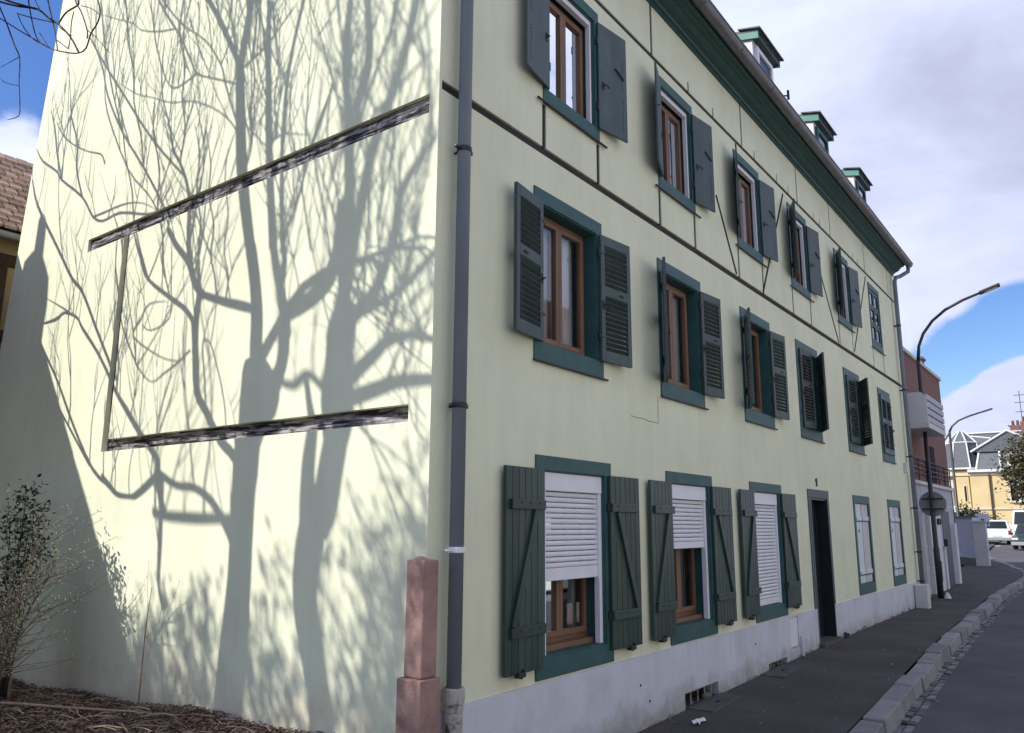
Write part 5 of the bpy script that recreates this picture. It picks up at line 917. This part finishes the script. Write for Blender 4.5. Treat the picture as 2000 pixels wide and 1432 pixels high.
TREE_B=[('trunk',[(-2.375,2.985,2.715,0.1182),(-2.375,3.077,3.065,0.1186),(-2.375,3.137,3.218,0.119),(-2.375,3.218,3.455,0.1204),(-2.375,3.271,3.71,0.1215),(-2.375,3.262,3.95,0.1207),(-2.375,3.238,4.102,0.1198),(-2.375,3.215,4.264,0.1191)]),('limb',[(-2.375,3.279,4.145,0.0816),(-2.42,3.336,4.41,0.0781),(-2.477,3.396,4.747,0.0665),(-2.517,3.415,4.984,0.057),(-2.548,3.43,5.173,0.048),(-2.586,3.523,5.405,0.0331),(-2.627,3.616,5.667,0.0276)]),('limb',[(-2.375,3.175,4.225,0.1141),(-2.393,3.104,4.381,0.1129),(-2.426,3.081,4.686,0.1083),(-2.459,3.056,4.985,0.1031)]),('trunk',[(-2.459,3.086,4.902,0.1032),(-2.471,3.084,5.075,0.1367),(-2.481,3.09,5.215,0.1561),(-2.496,3.1,5.436,0.143),(-2.511,3.115,5.651,0.1297),(-2.523,3.132,5.833,0.1271),(-2.534,3.102,5.987,0.1131),(-2.543,3.068,6.104,0.0983)]),('limb',[(-2.543,3.095,6.049,0.062),(-2.556,3.14,6.292,0.061),(-2.572,3.179,6.575,0.0601),(-2.582,3.174,6.76,0.0594),(-2.597,3.162,7.039,0.0569),(-2.613,3.19,7.356,0.054),(-2.627,3.239,7.637,0.052)]),('branch',[(-2.627,3.233,7.542,0.0451),(-2.599,3.215,7.797,0.0423),(-2.588,3.22,7.896,0.0405),(-2.548,3.256,8.287,0.0382),(-2.483,3.181,8.885,0.0321),(-2.459,3.144,9.11,0.0295)]),('branch',[(-2.627,3.226,7.728,0.0471),(-2.617,3.171,7.886,0.0458),(-2.597,3.027,8.156,0.0423),(-2.579,2.987,8.451,0.0384),(-2.556,3.02,8.863,0.0355),(-2.543,3.038,9.115,0.0341)]),('branch',[(-3.217,3.658,6.959,0.0545),(-3.279,3.65,7.407,0.0516),(-3.382,3.594,8.15,0.0466),(-3.452,3.495,8.628,0.0429),(-3.481,3.427,8.809,0.0409),(-3.546,3.348,9.259,0.0371),(-3.604,3.291,9.667,0.0337),(-3.639,3.271,9.916,0.0318)]),('branch',[(-2.796,3.213,6.258,0.0508),(-2.824,3.168,6.343,0.0482),(-2.897,3.045,6.554,0.0439),(-2.996,3.006,6.912,0.0374),(-3.049,3.024,7.116,0.0338)]),('branch',[(-3.133,3.091,7.138,0.0417),(-3.138,3.074,7.164,0.0414),(-3.201,3.071,7.571,0.0346),(-3.227,3.026,7.721,0.0316),(-3.264,2.925,7.901,0.0269),(-3.301,2.806,8.074,0.0221)]),('branch',[(-2.796,3.154,6.27,0.0265),(-2.814,3.042,6.314,0.0264),(-2.87,2.741,6.476,0.0251),(-2.931,2.513,6.731,0.0233),(-2.964,2.387,6.864,0.0219)]),('branch',[(-2.88,3.28,5.845,0.0481),(-2.897,3.238,5.906,0.0463),(-2.96,3.069,6.105,0.043),(-2.991,2.987,6.203,0.0377),(-3.042,2.793,6.278,0.0305),(-3.086,2.622,6.267,0.0273),(-3.133,2.456,6.246,0.0256)]),('branch',[(-2.712,3.157,5.512,0.0493),(-2.73,3.085,5.544,0.0488),(-2.78,2.901,5.633,0.0461),(-2.834,2.709,5.723,0.041),(-2.905,2.458,5.778,0.0366),(-2.964,2.26,5.824,0.0342)]),('branch',[(-2.267,2.669,5.829,0.0109),(-2.279,2.664,5.978,0.0104),(-2.257,2.649,6.114,0.0099),(-2.146,2.553,6.142,0.0096),(-2.138,2.469,6.139,0.0067),(-2.122,2.298,6.085,0.003)]),('branch',[(-3.639,3.61,6.786,0.0143),(-3.639,3.537,6.977,0.0137),(-3.639,3.41,7.078,0.0123),(-3.639,3.099,7.225,0.011),(-3.639,2.946,7.314,0.0053)]),('branch',[(-3.849,4.943,6.887,0.0306),(-3.849,4.789,6.854,0.036),(-3.849,4.643,6.93,0.0338),(-3.849,4.528,6.879,0.0325),(-3.849,4.419,6.792,0.033),(-3.849,4.295,6.709,0.0312)]),('branch',[(-2.137,2.86,5.404,0.0082),(-2.13,2.905,5.484,0.0084),(-2.134,3.064,5.848,0.0081),(-2.117,3.135,6.067,0.0078),(-2.131,3.233,6.305,0.0076),(-2.114,3.295,6.539,0.0037)]),('branch',[(-2.405,2.064,4.996,0.0062),(-2.356,2.193,5.129,0.0061),(-2.344,2.299,5.25,0.0064),(-2.319,2.423,5.518,0.0061),(-2.304,2.533,5.694,0.0057),(-2.29,2.647,5.846,0.0027)]),('branch',[(-2.03,3.509,6.327,0.0134),(-2.026,3.513,6.392,0.0137),(-2.075,3.45,6.639,0.0133),(-1.879,3.211,6.619,0.0129),(-1.729,2.943,6.933,0.0121),(-1.701,2.699,7.331,0.0055)]),('branch',[(-1.785,2.77,7.416,0.0096),(-1.759,2.887,7.764,0.0091),(-1.717,3.129,8.361,0.0085),(-1.701,3.205,8.603,0.0042)]),('branch',[(-2.129,3.241,6.259,0.0073),(-2.126,3.26,6.357,0.0072),(-1.763,3.158,6.678,0.0068),(-1.654,3.229,7.052,0.0068),(-1.636,3.241,7.545,0.0068),(-1.624,3.114,7.811,0.0065),(-1.616,3.043,7.99,0.0031)]),('branch',[(-3.217,3.473,8.275,0.0171),(-3.249,3.429,8.455,0.016),(-3.3,3.217,8.636,0.0139),(-3.344,3.053,8.795,0.0124),(-3.386,2.887,8.922,0.0055)]),('branch',[(-3.217,3.224,8.446,0.0098),(-3.253,3.355,8.702,0.0101),(-3.28,3.448,8.895,0.0101),(-3.301,3.548,9.059,0.0049)]),('branch',[(-2.367,2.035,4.792,0.0063),(-2.358,2.16,4.939,0.0069),(-2.365,2.265,5.414,0.0068),(-2.308,2.269,5.919,0.0065),(-2.038,2.096,6.193,0.0031)]),('branch',[(-2.796,3.12,5.75,0.01),(-2.796,2.957,5.893,0.0094),(-2.796,2.801,6.114,0.0086),(-2.796,2.895,6.291,0.0037)]),('branch',[(-3.428,4.157,9.115,0.0144),(-3.462,4.02,8.703,0.0132),(-3.487,4.059,8.449,0.0129),(-3.521,4.22,8.145,0.0115),(-3.554,4.245,7.808,0.0049)]),('branch',[(-3.007,3.941,9.558,0.0133),(-3.051,3.833,9.078,0.0109),(-3.084,3.6,8.717,0.0099),(-3.133,3.543,8.256,0.0046)]),('branch',[(-2.627,3.119,7.741,0.0175),(-2.649,3.03,8.056,0.0163),(-2.671,2.911,8.36,0.015),(-2.693,2.793,8.662,0.0136),(-2.712,2.73,8.935,0.0063)]),('branch',[(-2.459,2.679,6.124,0.0127),(-2.495,2.682,6.408,0.0118),(-2.531,2.751,6.709,0.0112),(-2.567,2.737,6.996,0.0105),(-2.597,2.703,7.231,0.0097),(-2.627,2.71,7.478,0.0045)]),('branch',[(-2.712,2.609,6.331,0.0121),(-2.734,2.556,6.585,0.0111),(-2.755,2.52,6.842,0.01),(-2.777,2.505,7.105,0.0092),(-2.796,2.421,7.308,0.0041)]),('branch',[(-2.796,2.851,6.0,0.0122),(-2.823,2.749,6.291,0.0108),(-2.854,2.654,6.625,0.0093),(-2.88,2.607,6.924,0.004)]),('branch',[(-2.964,2.818,5.856,0.0133),(-2.991,2.737,6.046,0.0121),(-3.024,2.696,6.303,0.0106),(-3.049,2.614,6.468,0.0047)]),('branch',[(-2.543,3.281,6.46,0.0113),(-2.522,3.352,6.749,0.011),(-2.502,3.425,7.027,0.0107),(-2.479,3.517,7.365,0.0105),(-2.459,3.568,7.657,0.0052)]),('branch',[(-2.459,3.129,6.828,0.0111),(-2.438,3.218,7.11,0.0109),(-2.418,3.311,7.403,0.0111),(-2.395,3.333,7.731,0.0112),(-2.375,3.269,7.99,0.0054)]),('branch',[(-3.049,3.309,5.646,0.0101),(-3.083,3.131,5.512,0.0099),(-3.127,2.968,5.323,0.0095),(-3.175,2.843,5.116,0.0088),(-3.217,2.741,4.949,0.0041)]),('branch',[(-3.049,3.375,5.77,0.0091),(-3.09,3.225,5.602,0.0078),(-3.129,3.006,5.513,0.0069),(-3.177,2.805,5.368,0.0067),(-3.217,2.708,5.228,0.0032)]),('branch',[(-3.049,3.19,5.56,0.0094),(-3.114,3.121,5.391,0.0087),(-3.203,3.021,5.181,0.0077),(-3.301,2.936,4.962,0.0034)]),('branch',[(-2.627,3.065,8.485,0.0132),(-2.585,2.921,8.642,0.0118),(-2.543,2.804,8.81,0.0053)]),('branch',[(-2.627,3.213,8.201,0.0112),(-2.596,3.346,8.574,0.0112),(-2.565,3.417,8.938,0.0111),(-2.543,3.455,9.201,0.0054)]),('branch',[(-2.712,2.53,8.472,0.0101),(-2.764,2.483,8.217,0.01),(-2.825,2.606,7.992,0.0097),(-2.88,2.784,7.826,0.0045)])]
HANG=[[(-2.399,2.097,5.536,0.0058),(-2.155,2.621,5.684,0.0059),(-2.006,2.896,5.735,0.0057),(-1.953,2.826,5.543,0.0053),(-2.007,2.517,5.284,0.0046),(-2.126,2.107,4.881,0.0039),(-2.307,1.484,4.375,0.0031),(-2.323,1.467,4.309,0.0028),(-2.255,1.824,4.437,0.0026)],[(-2.0,2.552,5.31,0.003),(-1.971,2.817,5.38,0.0025),(-1.953,3.079,5.437,0.0021)],[(-2.141,2.069,4.827,0.0027),(-2.018,2.706,5.139,0.0025),(-1.972,2.987,5.302,0.0021)],[(-2.153,2.712,5.653,0.0044),(-2.087,2.807,5.703,0.0045),(-1.953,2.692,5.603,0.0045),(-2.068,2.02,5.195,0.0041),(-2.213,1.403,4.825,0.0037),(-2.294,1.068,4.638,0.0035)],[(-2.273,0.7,4.909,0.0046),(-2.412,0.259,4.511,0.0041),(-2.439,0.2,4.392,0.0039),(-2.44,0.265,4.348,0.0039),(-2.448,0.28,4.267,0.0038),(-2.443,0.368,4.274,0.0037),(-2.4,0.608,4.388,0.0038),(-2.289,1.088,4.648,0.0041)],[(-2.315,2.331,5.551,0.0084),(-2.187,2.531,5.671,0.0085),(-2.006,2.706,5.812,0.0086),(-1.952,2.472,5.72,0.0082),(-2.029,2.003,5.4,0.0075),(-2.154,1.467,5.056,0.0066),(-2.334,0.794,4.598,0.0056),(-2.438,0.394,4.292,0.005)],[(-2.245,2.367,5.642,0.0095),(-2.145,2.554,5.723,0.0092),(-1.984,2.68,5.822,0.0088),(-1.953,2.457,5.709,0.008)],[(-1.986,2.769,5.786,0.0041),(-1.955,2.519,5.658,0.004),(-2.078,1.793,5.252,0.0036),(-2.154,1.467,5.056,0.0034)],[(-1.989,2.762,5.79,0.0041),(-1.95,2.735,5.691,0.0041),(-2.008,2.316,5.37,0.0039),(-2.21,1.413,4.834,0.0034)],[(-2.017,2.53,5.878,0.0052),(-1.975,2.606,5.846,0.005),(-1.952,2.558,5.675,0.0046),(-2.04,2.136,5.281,0.0041),(-2.213,1.403,4.825,0.0033)],[(-1.95,2.338,5.833,0.0059),(-1.962,2.258,5.702,0.0056),(-2.052,1.884,5.337,0.005),(-2.177,1.442,4.964,0.0043),(-2.296,1.057,4.636,0.0038)],[(-2.115,1.322,5.301,0.0068),(-2.185,1.133,5.081,0.0062),(-2.21,1.071,4.999,0.0058),(-2.148,1.387,5.121,0.0058),(-2.142,1.492,5.1,0.0055),(-2.154,1.467,5.056,0.0051)],[(-2.089,1.459,5.358,0.0059),(-2.155,1.257,5.153,0.0054),(-2.202,1.101,5.021,0.0049),(-2.294,0.786,4.78,0.0043),(-2.418,0.37,4.424,0.0036),(-2.439,0.306,4.337,0.0033)],[(-2.218,1.093,4.957,0.0032),(-2.26,0.999,4.819,0.003),(-2.334,0.794,4.598,0.0026),(-2.377,0.69,4.458,0.0024)],[(-2.17,1.418,5.008,0.0037),(-2.337,0.774,4.595,0.003)],[(-2.239,1.227,4.797,0.0033),(-2.377,0.69,4.458,0.0024)],[(-2.032,2.126,5.327,0.003),(-2.197,1.467,4.866,0.0017)],[(-1.968,2.512,5.877,0.004),(-1.955,2.531,5.825,0.0036),(-1.962,2.365,5.651,0.0032)],[(-2.253,0.901,4.898,0.0031),(-2.36,0.489,4.64,0.0025),(-2.43,0.207,4.442,0.002)],[(-2.418,0.37,4.424,0.0022),(-2.442,0.249,4.343,0.002),(-2.447,0.154,4.266,0.0018),(-2.348,0.232,4.271,0.0017)]]

# ================================================================== trees
def branch_obj(parent, kind, row, mat='bark', wob=0.0, ext=None):
    # smooth the polyline and taper it
    P = [Vector(p[:3]) for p in row]; Rr = [p[3] for p in row]; pts = []; rad = []
    n = len(P)
    for i in range(n - 1):
        p0, p1, p2, p3 = P[max(i - 1, 0)], P[i], P[i + 1], P[min(i + 2, n - 1)]
        k = 3
        for j in range(k):
            t = j / k
            pts.append(0.5 * ((2 * p1) + (p2 - p0) * t + (2 * p0 - 5 * p1 + 4 * p2 - p3) * t * t + (3 * p1 - p0 - 3 * p2 + p3) * t ** 3)); rad.append(Rr[i] + (Rr[i + 1] - Rr[i]) * t)
    pts.append(P[-1]); rad.append(Rr[-1])
    sides = 14 if max(rad) > 0.05 else (8 if max(rad) > 0.02 else 6)
    o = obj(kind, MB().tube(pts, rad, sides), mat, parent, smooth=True)
    return pts, rad
def in_view(p, inv=Vector((0, 0, 0))):
    q = cam.matrix_world.inverted() @ (Vector(p) + inv)
    return q.z < -0.1 and abs(q.x / q.z) < 0.67 and abs(q.y / q.z) < 0.49
def twig_growth(mb, starts, count, rng, lmin, lmax, r0, lean, inv, up=1.0):
    for _ in range(count):
        p, r = rng.choice(starts); p = Vector(p); l = rng.uniform(lmin, lmax)
        d = Vector((rng.gauss(0.1, 0.22), rng.gauss(lean, 0.34), up)).normalized(); pts = [p]; n = 7
        bend = rng.gauss(0, 0.05)
        for i in range(n):
            d = (d + Vector((rng.gauss(0, 0.06), bend + rng.gauss(0, 0.10), 0.07))).normalized(); pts.append(pts[-1] + d * l / n)
        if any(in_view(v, inv) for v in pts): continue
        rr = min(r0 * rng.uniform(0.55, 1.25), max(r, 0.004) * 0.85); mb.tube(pts, [rr * (1 - 0.7 * i / n) for i in range(n + 1)], 4, False)
        for i in (2, 3, 4, 5):
            if rng.random() < 0.55:
                d2 = (d + Vector((rng.gauss(0, 0.3), rng.choice((-1, 1)) * rng.uniform(0.3, 0.9), 0.1))).normalized(); q = [pts[i]]
                for j in range(4): d2 = (d2 + Vector((0, rng.gauss(0, .1), 0.16))).normalized(); q.append(q[-1] + d2 * l * 0.12)
                if any(in_view(v, inv) for v in q): continue
                mb.tube(q, [rr * 0.7, rr * 0.6, rr * 0.5, rr * 0.4, rr * 0.25], 4, False)
def bare_tree(label, base, data, seed, ntw, lean, nbg):
    rng = random.Random(seed); t = thing('bare_tree', label, 'tree', (0, 0, 0), 0, 'bare trees in the garden'); starts = []
    t.location = base; inv = Vector(base)
    for i, (kind, row) in enumerate(data):
        row = [(p[0] - inv.x, p[1] - inv.y, p[2] - inv.z, p[3]) for p in row]
        if i == 0:
            p = row[0]; row = [(0.03, 0.05, -0.15, p[3] * 1.35), (0.02, 0.02, 0.5, p[3] * 1.15), (p[0] * 0.9, p[1] * 0.9, p[2] * 0.6, p[3] * 1.03)] + row
        pts, rad = branch_obj(t, kind, row)
        if max(rad) < 0.06: starts += [(p_, r_) for p_, r_ in zip(pts, rad)]
    tw = MB(); twig_growth(tw, starts, nbg, rng, 1.1, 2.3, 0.017, lean, inv); twig_growth(tw, starts, ntw, rng, 0.5, 1.7, 0.0092, lean, inv)
    tag(obj('twigs', tw, 'bark', t, smooth=True), kind='stuff')
    return t, inv
ta, inv = bare_tree('nearer bare pollarded tree whose twigs hang into the top left corner', (-2.12, 3.96, gdz(-2.1, 3.96)), TREE_A, 5, 330, 0.05, 55)
for k, row in enumerate(HANG):
    row = [(p[0] - inv.x, p[1] - inv.y, p[2] - inv.z, p[3]) for p in row]; branch_obj(ta, 'hanging_twig', row, 'twig')
H0 = Vector(HANG[5][0][:3]) - inv
branch_obj(ta, 'limb', [(0.0, -0.1, 5.2, 0.05), (-0.2, -0.5, 6.0, 0.035), (-0.3, -1.1, 6.2, 0.025), (-0.2, -1.4, 6.0, 0.018), (H0.x, H0.y, H0.z, 0.011)])
for k in (0, 3, 4, 6, 9, 10, 11, 12):
    q = Vector(HANG[k][0][:3]) - inv; branch_obj(ta, 'branch', [(-0.3, -1.1, 6.2, 0.014), (-0.15, (q.y - 1.1) / 2 - 0.1, max(q.z + 0.3, 6.0), 0.011), (q.x, q.y, q.z, max(HANG[k][0][3], 0.005))])
tb, inv2 = bare_tree('farther bare pollarded tree shading the corner side of the gable', (-2.375, 2.98, gdz(-2.37, 3)), TREE_B, 9, 130, -0.06, 34)

# a tall evergreen well outside the left edge, whose loose sprays dapple the foot of the gable
EGB = Vector((-4.75, 5.6, 0.1))
eg = thing('evergreen_shrub', 'tall many-stemmed evergreen out beyond the left edge dappling the gable foot', 'shrub', EGB)
rng = random.Random(21); br = MB(); sprays = MB()
def spray(c, l, w_, lean=0.15):
    d = Vector((rng.gauss(0, 0.2), -lean * 2 + rng.gauss(0, 0.18), -1)).normalized(); s_ = d.cross(Vector((rng.gauss(0, 1), rng.gauss(0, 1), 0.2))).normalized()
    n = len(sprays.v); c = Vector(c)
    sprays.v += [tuple(c), tuple(c + d * l * 0.45 + s_ * w_), tuple(c + d * l), tuple(c + d * l * 0.45 - s_ * w_)]; sprays.f.append((n, n + 1, n + 2, n + 3))
SUN_T = Vector((-0.766, 0.643, 0.781)); leads = []
def wall_to_air(yw, zw, Lh): return Vector((0, yw, zw)) + SUN_T * Lh - EGB
for k in range(11):                       # upright stems
    yw = -0.3 + 4.0 * k / 10 + rng.uniform(-.1, .1); tp = wall_to_air(yw, 1.2 + 1.2 * max(0, 1 - yw / 2.2) + rng.uniform(-.2, .2), rng.uniform(5.2, 7.2))
    ft = Vector((rng.uniform(-.2, .2), rng.uniform(-.3, .3), -0.2)); md = (ft + tp) * 0.5 + Vector((rng.uniform(-.1, .1), (tp.y - ft.y) * 0.2, 0)); leads.append((ft, md, tp))
    obj('stem', MB().tube([ft, md, tp], [0.03, 0.02, 0.006], 8), 'bark', eg, smooth=True)
for k in range(520):                      # short boughs, each hung with narrow sprays
    yw = rng.uniform(-0.45, 3.85); top = 1.35 + 1.35 * max(0.0, 1 - yw / 2.2); zw = top - (top + 0.75) * rng.random() ** 0.62; Lh = rng.uniform(5.2, 7.4)
    if 1.25 < yw < 1.75 and rng.random() < 0.45: continue
    e_ = wall_to_air(yw, zw, Lh)
    best = min(((ft * (1 - t) ** 2 + md * 2 * t * (1 - t) + tp * t * t) for ft, md, tp in leads for t in (0.55, 0.7, 0.85, 0.97)), key=lambda q: (q - e_).length)
    br.tube([best, (best + e_) * 0.5 + Vector((0, 0, 0.08)), e_], [0.007, 0.005, 0.002], 4)
    lean = rng.gauss(0.16, 0.12)
    for j in range(rng.randint(8, 24)):
        c = e_ + (best - e_) * rng.uniform(0.0, 0.5) + Vector((rng.gauss(0, .11), rng.gauss(0, .11), rng.gauss(0, .15)))
        spray(c, rng.uniform(0.09, 0.27), rng.uniform(0.009, 0.025), lean)
tag(obj('branches', br, 'bark', eg, smooth=True), kind='stuff'); tag(obj('foliage', sprays, 'leaf', eg, fixn=False), kind='stuff')

# budding shrub in front of the gable, bottom left
sh = thing('flowering_shrub', 'budding bare shrub with pale twigs growing in front of the gable', 'shrub', (-0.72, 4.75, gdz(-0.72, 4.75)))
rng = random.Random(4); tws = MB(); buds = MB(); lv = MB()
def bud(p, s_):
    n = len(buds.v); p = Vector(p)
    for d in ((1, 0, 0), (-1, 0, 0), (0, 1, 0), (0, -1, 0), (0, 0, 1.3), (0, 0, -1.3)): buds.v.append(tuple(p + Vector(d) * s_))
    for a, b in ((0, 2), (2, 1), (1, 3), (3, 0)): buds.f.append((n + a, n + b, n + 4)); buds.f.append((n + b, n + a, n + 5))
for k in range(9):
    y = rng.uniform(-0.25, 0.35); x = rng.uniform(-0.2, 0.15); d = Vector((rng.uniform(-0.25, 0.25), rng.uniform(-0.75, 0.25), 1)).normalized(); p = Vector((x, y, -0.02)); pts = [p]; l = rng.uniform(1.1, 2.0)
    for i in range(8): d = (d + Vector((rng.gauss(0, .08), rng.gauss(-0.03, .09), rng.gauss(0.0, .05)))).normalized(); pts.append(pts[-1] + d * l / 8)
    obj('stem', MB().tube(pts, [0.016 - 0.0015 * i for i in range(9)], 6), 'stick' if k % 3 else 'bark', sh, smooth=True)
    for i in range(2, 9):
        for q_ in range(3):
            p = pts[i].copy(); d2 = Vector((rng.gauss(-0.05, 0.4), rng.gauss(-0.75, 0.45), rng.uniform(0.1, 0.9))).normalized(); q = [p]; l2 = rng.uniform(0.25, 0.9)
            for j in range(5):
                d2 = (d2 + Vector((rng.gauss(0, .12), rng.gauss(0, .12), rng.gauss(0.04, .1)))).normalized(); q.append(q[-1] + d2 * l2 / 5)
            if min(v.x for v in q) < -3 or max(v.x for v in q) > 0.68: continue
            tws.tube(q, [0.0042, 0.0038, 0.0033, 0.0028, 0.0022, 0.0015], 4, False)
            for v in q[1:]:
                for _ in range(3): bud(v + Vector((rng.gauss(0, .02), rng.gauss(0, .02), rng.gauss(0, .02))), rng.uniform(0.003, 0.0075))
tag(obj('twigs', tws, 'pale_twig', sh, smooth=True), kind='stuff'); tag(obj('buds', buds, 'bud', sh), kind='stuff')
iv = thing('ivy', 'dark evergreen climber leaves hanging at the left edge among the shrub', 'climber', (-0.6, 5.1, gdz(-0.6, 5.1)))
ivs = MB()
for k, (yy, zz, r, n_) in enumerate(((-0.15, 1.95, 0.13, 120), (-0.42, 1.75, 0.14, 150), (-0.35, 1.45, 0.16, 200), (-0.6, 1.42, 0.12, 120), (0.0, 1.3, 0.15, 150), (-0.25, 1.15, 0.13, 140), (-0.15, 0.9, 0.16, 220), (-0.05, 0.65, 0.13, 150), (-0.1, 1.15, 0.16, 160), (0.05, 0.8, 0.16, 160), (-0.3, 1.62, 0.12, 120), (0.15, 1.7, 0.15, 120), (0.3, 1.0, 0.2, 200))):
    ivs.tube([(0, -0.1 + yy * .2, 0), (0.02, yy * 0.6, zz * 0.6), (0, yy, zz)], [0.009, 0.007, 0.004], 5)
    for _ in range(int(n_ * 1.15)):
        c = Vector((rng.gauss(0, r * 0.5), yy + rng.gauss(0, r * 0.6), zz + rng.gauss(0, r * 0.62))); a = rng.uniform(0, 6.28); s_ = rng.uniform(0.014, 0.032)
        if c.x > 0.55: continue
        u = Vector((rng.gauss(0, 1), rng.gauss(0, 1), rng.gauss(-.3, .6))).normalized(); v = u.cross(Vector((rng.gauss(0, 1), 0.3, 1))).normalized(); n = len(lv.v)
        lv.v += [tuple(c - u * s_), tuple(c + v * s_ * .55 + u * s_ * .1), tuple(c + u * s_ * 1.2), tuple(c - v * s_ * .55 + u * s_ * .1)]; lv.f.append((n, n + 1, n + 2, n + 3))
obj('stems', ivs, 'bark', iv, smooth=True); tag(obj('leaves', lv, 'leaf', iv, fixn=False), kind='stuff')

# dense tree at the right edge, by the cars
def leafy_tree(label, base, crown, trunk_h, n_cl, seed, mat, rl=0.13):
    rng = random.Random(seed); t = thing('leafy_tree', label, 'tree', base)
    obj('trunk', MB().tube([(0, 0, -0.3), (0.05, 0, trunk_h * 0.5), (0, 0.1, trunk_h), (0.1, 0, trunk_h + crown[2])], [0.22, 0.18, 0.13, 0.04], 10), 'bark', t, smooth=True)
    lb = MB(); lf = MB()
    for k in range(n_cl):
        d = Vector((rng.gauss(0, 1), rng.gauss(0, 1), rng.gauss(0, 1))).normalized() * (rng.random() ** 0.45)
        c = Vector((d.x * crown[0], d.y * crown[1], trunk_h + crown[2] * (0.75 + d.z))); r = rng.uniform(0.22, 0.5)
        if rng.random() < 0.3: lb.tube([(0.05, 0.05, trunk_h + crown[2] * rng.uniform(0, .7)), (c.x * .6, c.y * .6, c.z - .2), tuple(c)], [0.05, 0.03, 0.012], 4, False)
        for _ in range(46):
            p = c + Vector((rng.gauss(0, r), rng.gauss(0, r), rng.gauss(0, r * .8))); u = Vector((rng.gauss(0, 1), rng.gauss(0, 1), rng.gauss(0, .7))).normalized(); v = u.cross(Vector((rng.gauss(0, 1), rng.gauss(0, 1), 1))).normalized(); s_ = rng.uniform(0.5, 1.2) * rl; n = len(lf.v)
            lf.v += [tuple(p - u * s_), tuple(p + v * s_ * .6), tuple(p + u * s_), tuple(p - v * s_ * .6)]; lf.f.append((n, n + 1, n + 2, n + 3))
    tag(obj('branches', lb, 'bark', t), kind='stuff'); tag(obj('crown', lf, mat, t, fixn=False), kind='stuff')
    return t
leafy_tree('olive brown tree at the right edge in front of the villa', (58, -0.9, gz(58) - 0.1), (2.0, 2.7, 2.8), 2.8, 330, 3, 'leaf2')
leafy_tree('small dark bush-like tree beside the villa gate', (72, 4.9, gz(72) - 0.1), (0.9, 0.9, 0.7), 0.7, 34, 8, 'leaf', 0.10)
leafy_tree('low palm-like shrub before the cream bay of the villa', (76, 6.6, gz(76) - 0.1), (0.9, 0.9, 0.8), 1.3, 20, 12, 'leaf', 0.14)

# ================================================================== neighbouring tiled house, left
nb = thing('neighbour_house', 'old tiled half-timbered house seen past the left edge of the gable', 'house', (0, 8.4, 0))
EV_Y, EV_Z, RI_Y, RI_Z = -0.25, 5.80, 1.2, 7.42
wl = MB(); wl.prism([(0, -0.3), (0, 5.9), (1.2, 7.25), (2.4, 5.9), (2.4, -0.3)], 'x', -9.5, 5.0)
obj('wall', wl, 'ochre', nb)
for z in (0.6, 2.4, 4.25, 5.35): obj('beam', MB().box(-9.5, 5.0, -0.03, 0.001, z, z + 0.17), 'old_wood', nb)
for k in range(24):
    x = -9.3 + k * 0.62
    for z0, z1 in ((2.57, 4.25), (4.42, 5.35)): obj('post', MB().box(x, x + 0.15, -0.028, 0.001, z0, z1), 'old_wood', nb)
dx = Vector((1, 0, 0)); sv = Vector((0, RI_Y - EV_Y, RI_Z - EV_Z)); sl_n = sv.length; sv.normalize(); nn = dx.cross(sv)
rb = MB(); rb.prism([(EV_Y, EV_Z - 0.06), (RI_Y, RI_Z - 0.07), (2 * RI_Y - EV_Y, EV_Z - 0.06), (RI_Y, RI_Z - 0.2)], 'x', -9.7, 5.2)
nroof = obj('roof', rb, 'old_wood', nb)
# flat clay tiles, each lapping the one below
tm = MB().obox((0, 0, 0), dx * 0.082, sv * 0.130, nn * 0.020).mesh('roof_tile', M['tile'])
rest = MB(); n_t = 0; rows = int(sl_n / 0.17)
for r in range(rows + 1):
    for k in range(80):
        x = -9.6 + k * 0.185 + (0.09 if r % 2 else 0); c = Vector((x, EV_Y, EV_Z)) + sv * (0.10 + r * 0.17) + nn * (0.032 + random.uniform(0, 0.010)); tilt = 0.20
        if -0.9 < x < 1.9:
            o = link('roof_tile', tm, nroof, c); o.rotation_euler = (tilt * -1.0, 0, random.uniform(-0.015, 0.015))
        else: rest.obox(c, dx * 0.088, (sv - nn * 0.09) * 0.135, nn * 0.010)
tag(obj('roof_tile_run', rest, 'tile', nroof), kind='stuff')
obj('eave_gutter', MB().tube([(-9.7, EV_Y - 0.06, EV_Z - 0.10), (5.2, EV_Y - 0.06, EV_Z - 0.10)], 0.06, 8), 'gutter', nb, smooth=True)
obj('ridge_cap', MB().tube([(-9.7, RI_Y, RI_Z - 0.02), (5.2, RI_Y, RI_Z - 0.02)], 0.07, 8), 'tile', nb)
# chimney on the ridge: square shaft, shouldered top and one pot
cx = -(9.6 - 7.0) / 0.839
ck_ = MB(); hw_ = 0.30
ck_.lathe((cx, RI_Y, RI_Z - 0.5), [(0.34, 0), (0.34, 0.7), (0.36, 0.95), (0.33, 1.15), (0.22, 1.30), (0.12, 1.38)], 10)
cc = obj('chimney', ck_, 'roof', nb); obj('chimney_pot', MB().lathe((cx, RI_Y, RI_Z + 0.85), [(0.12, 0), (0.105, 0.5), (0.075, 0.58)], 10), 'roof', cc)
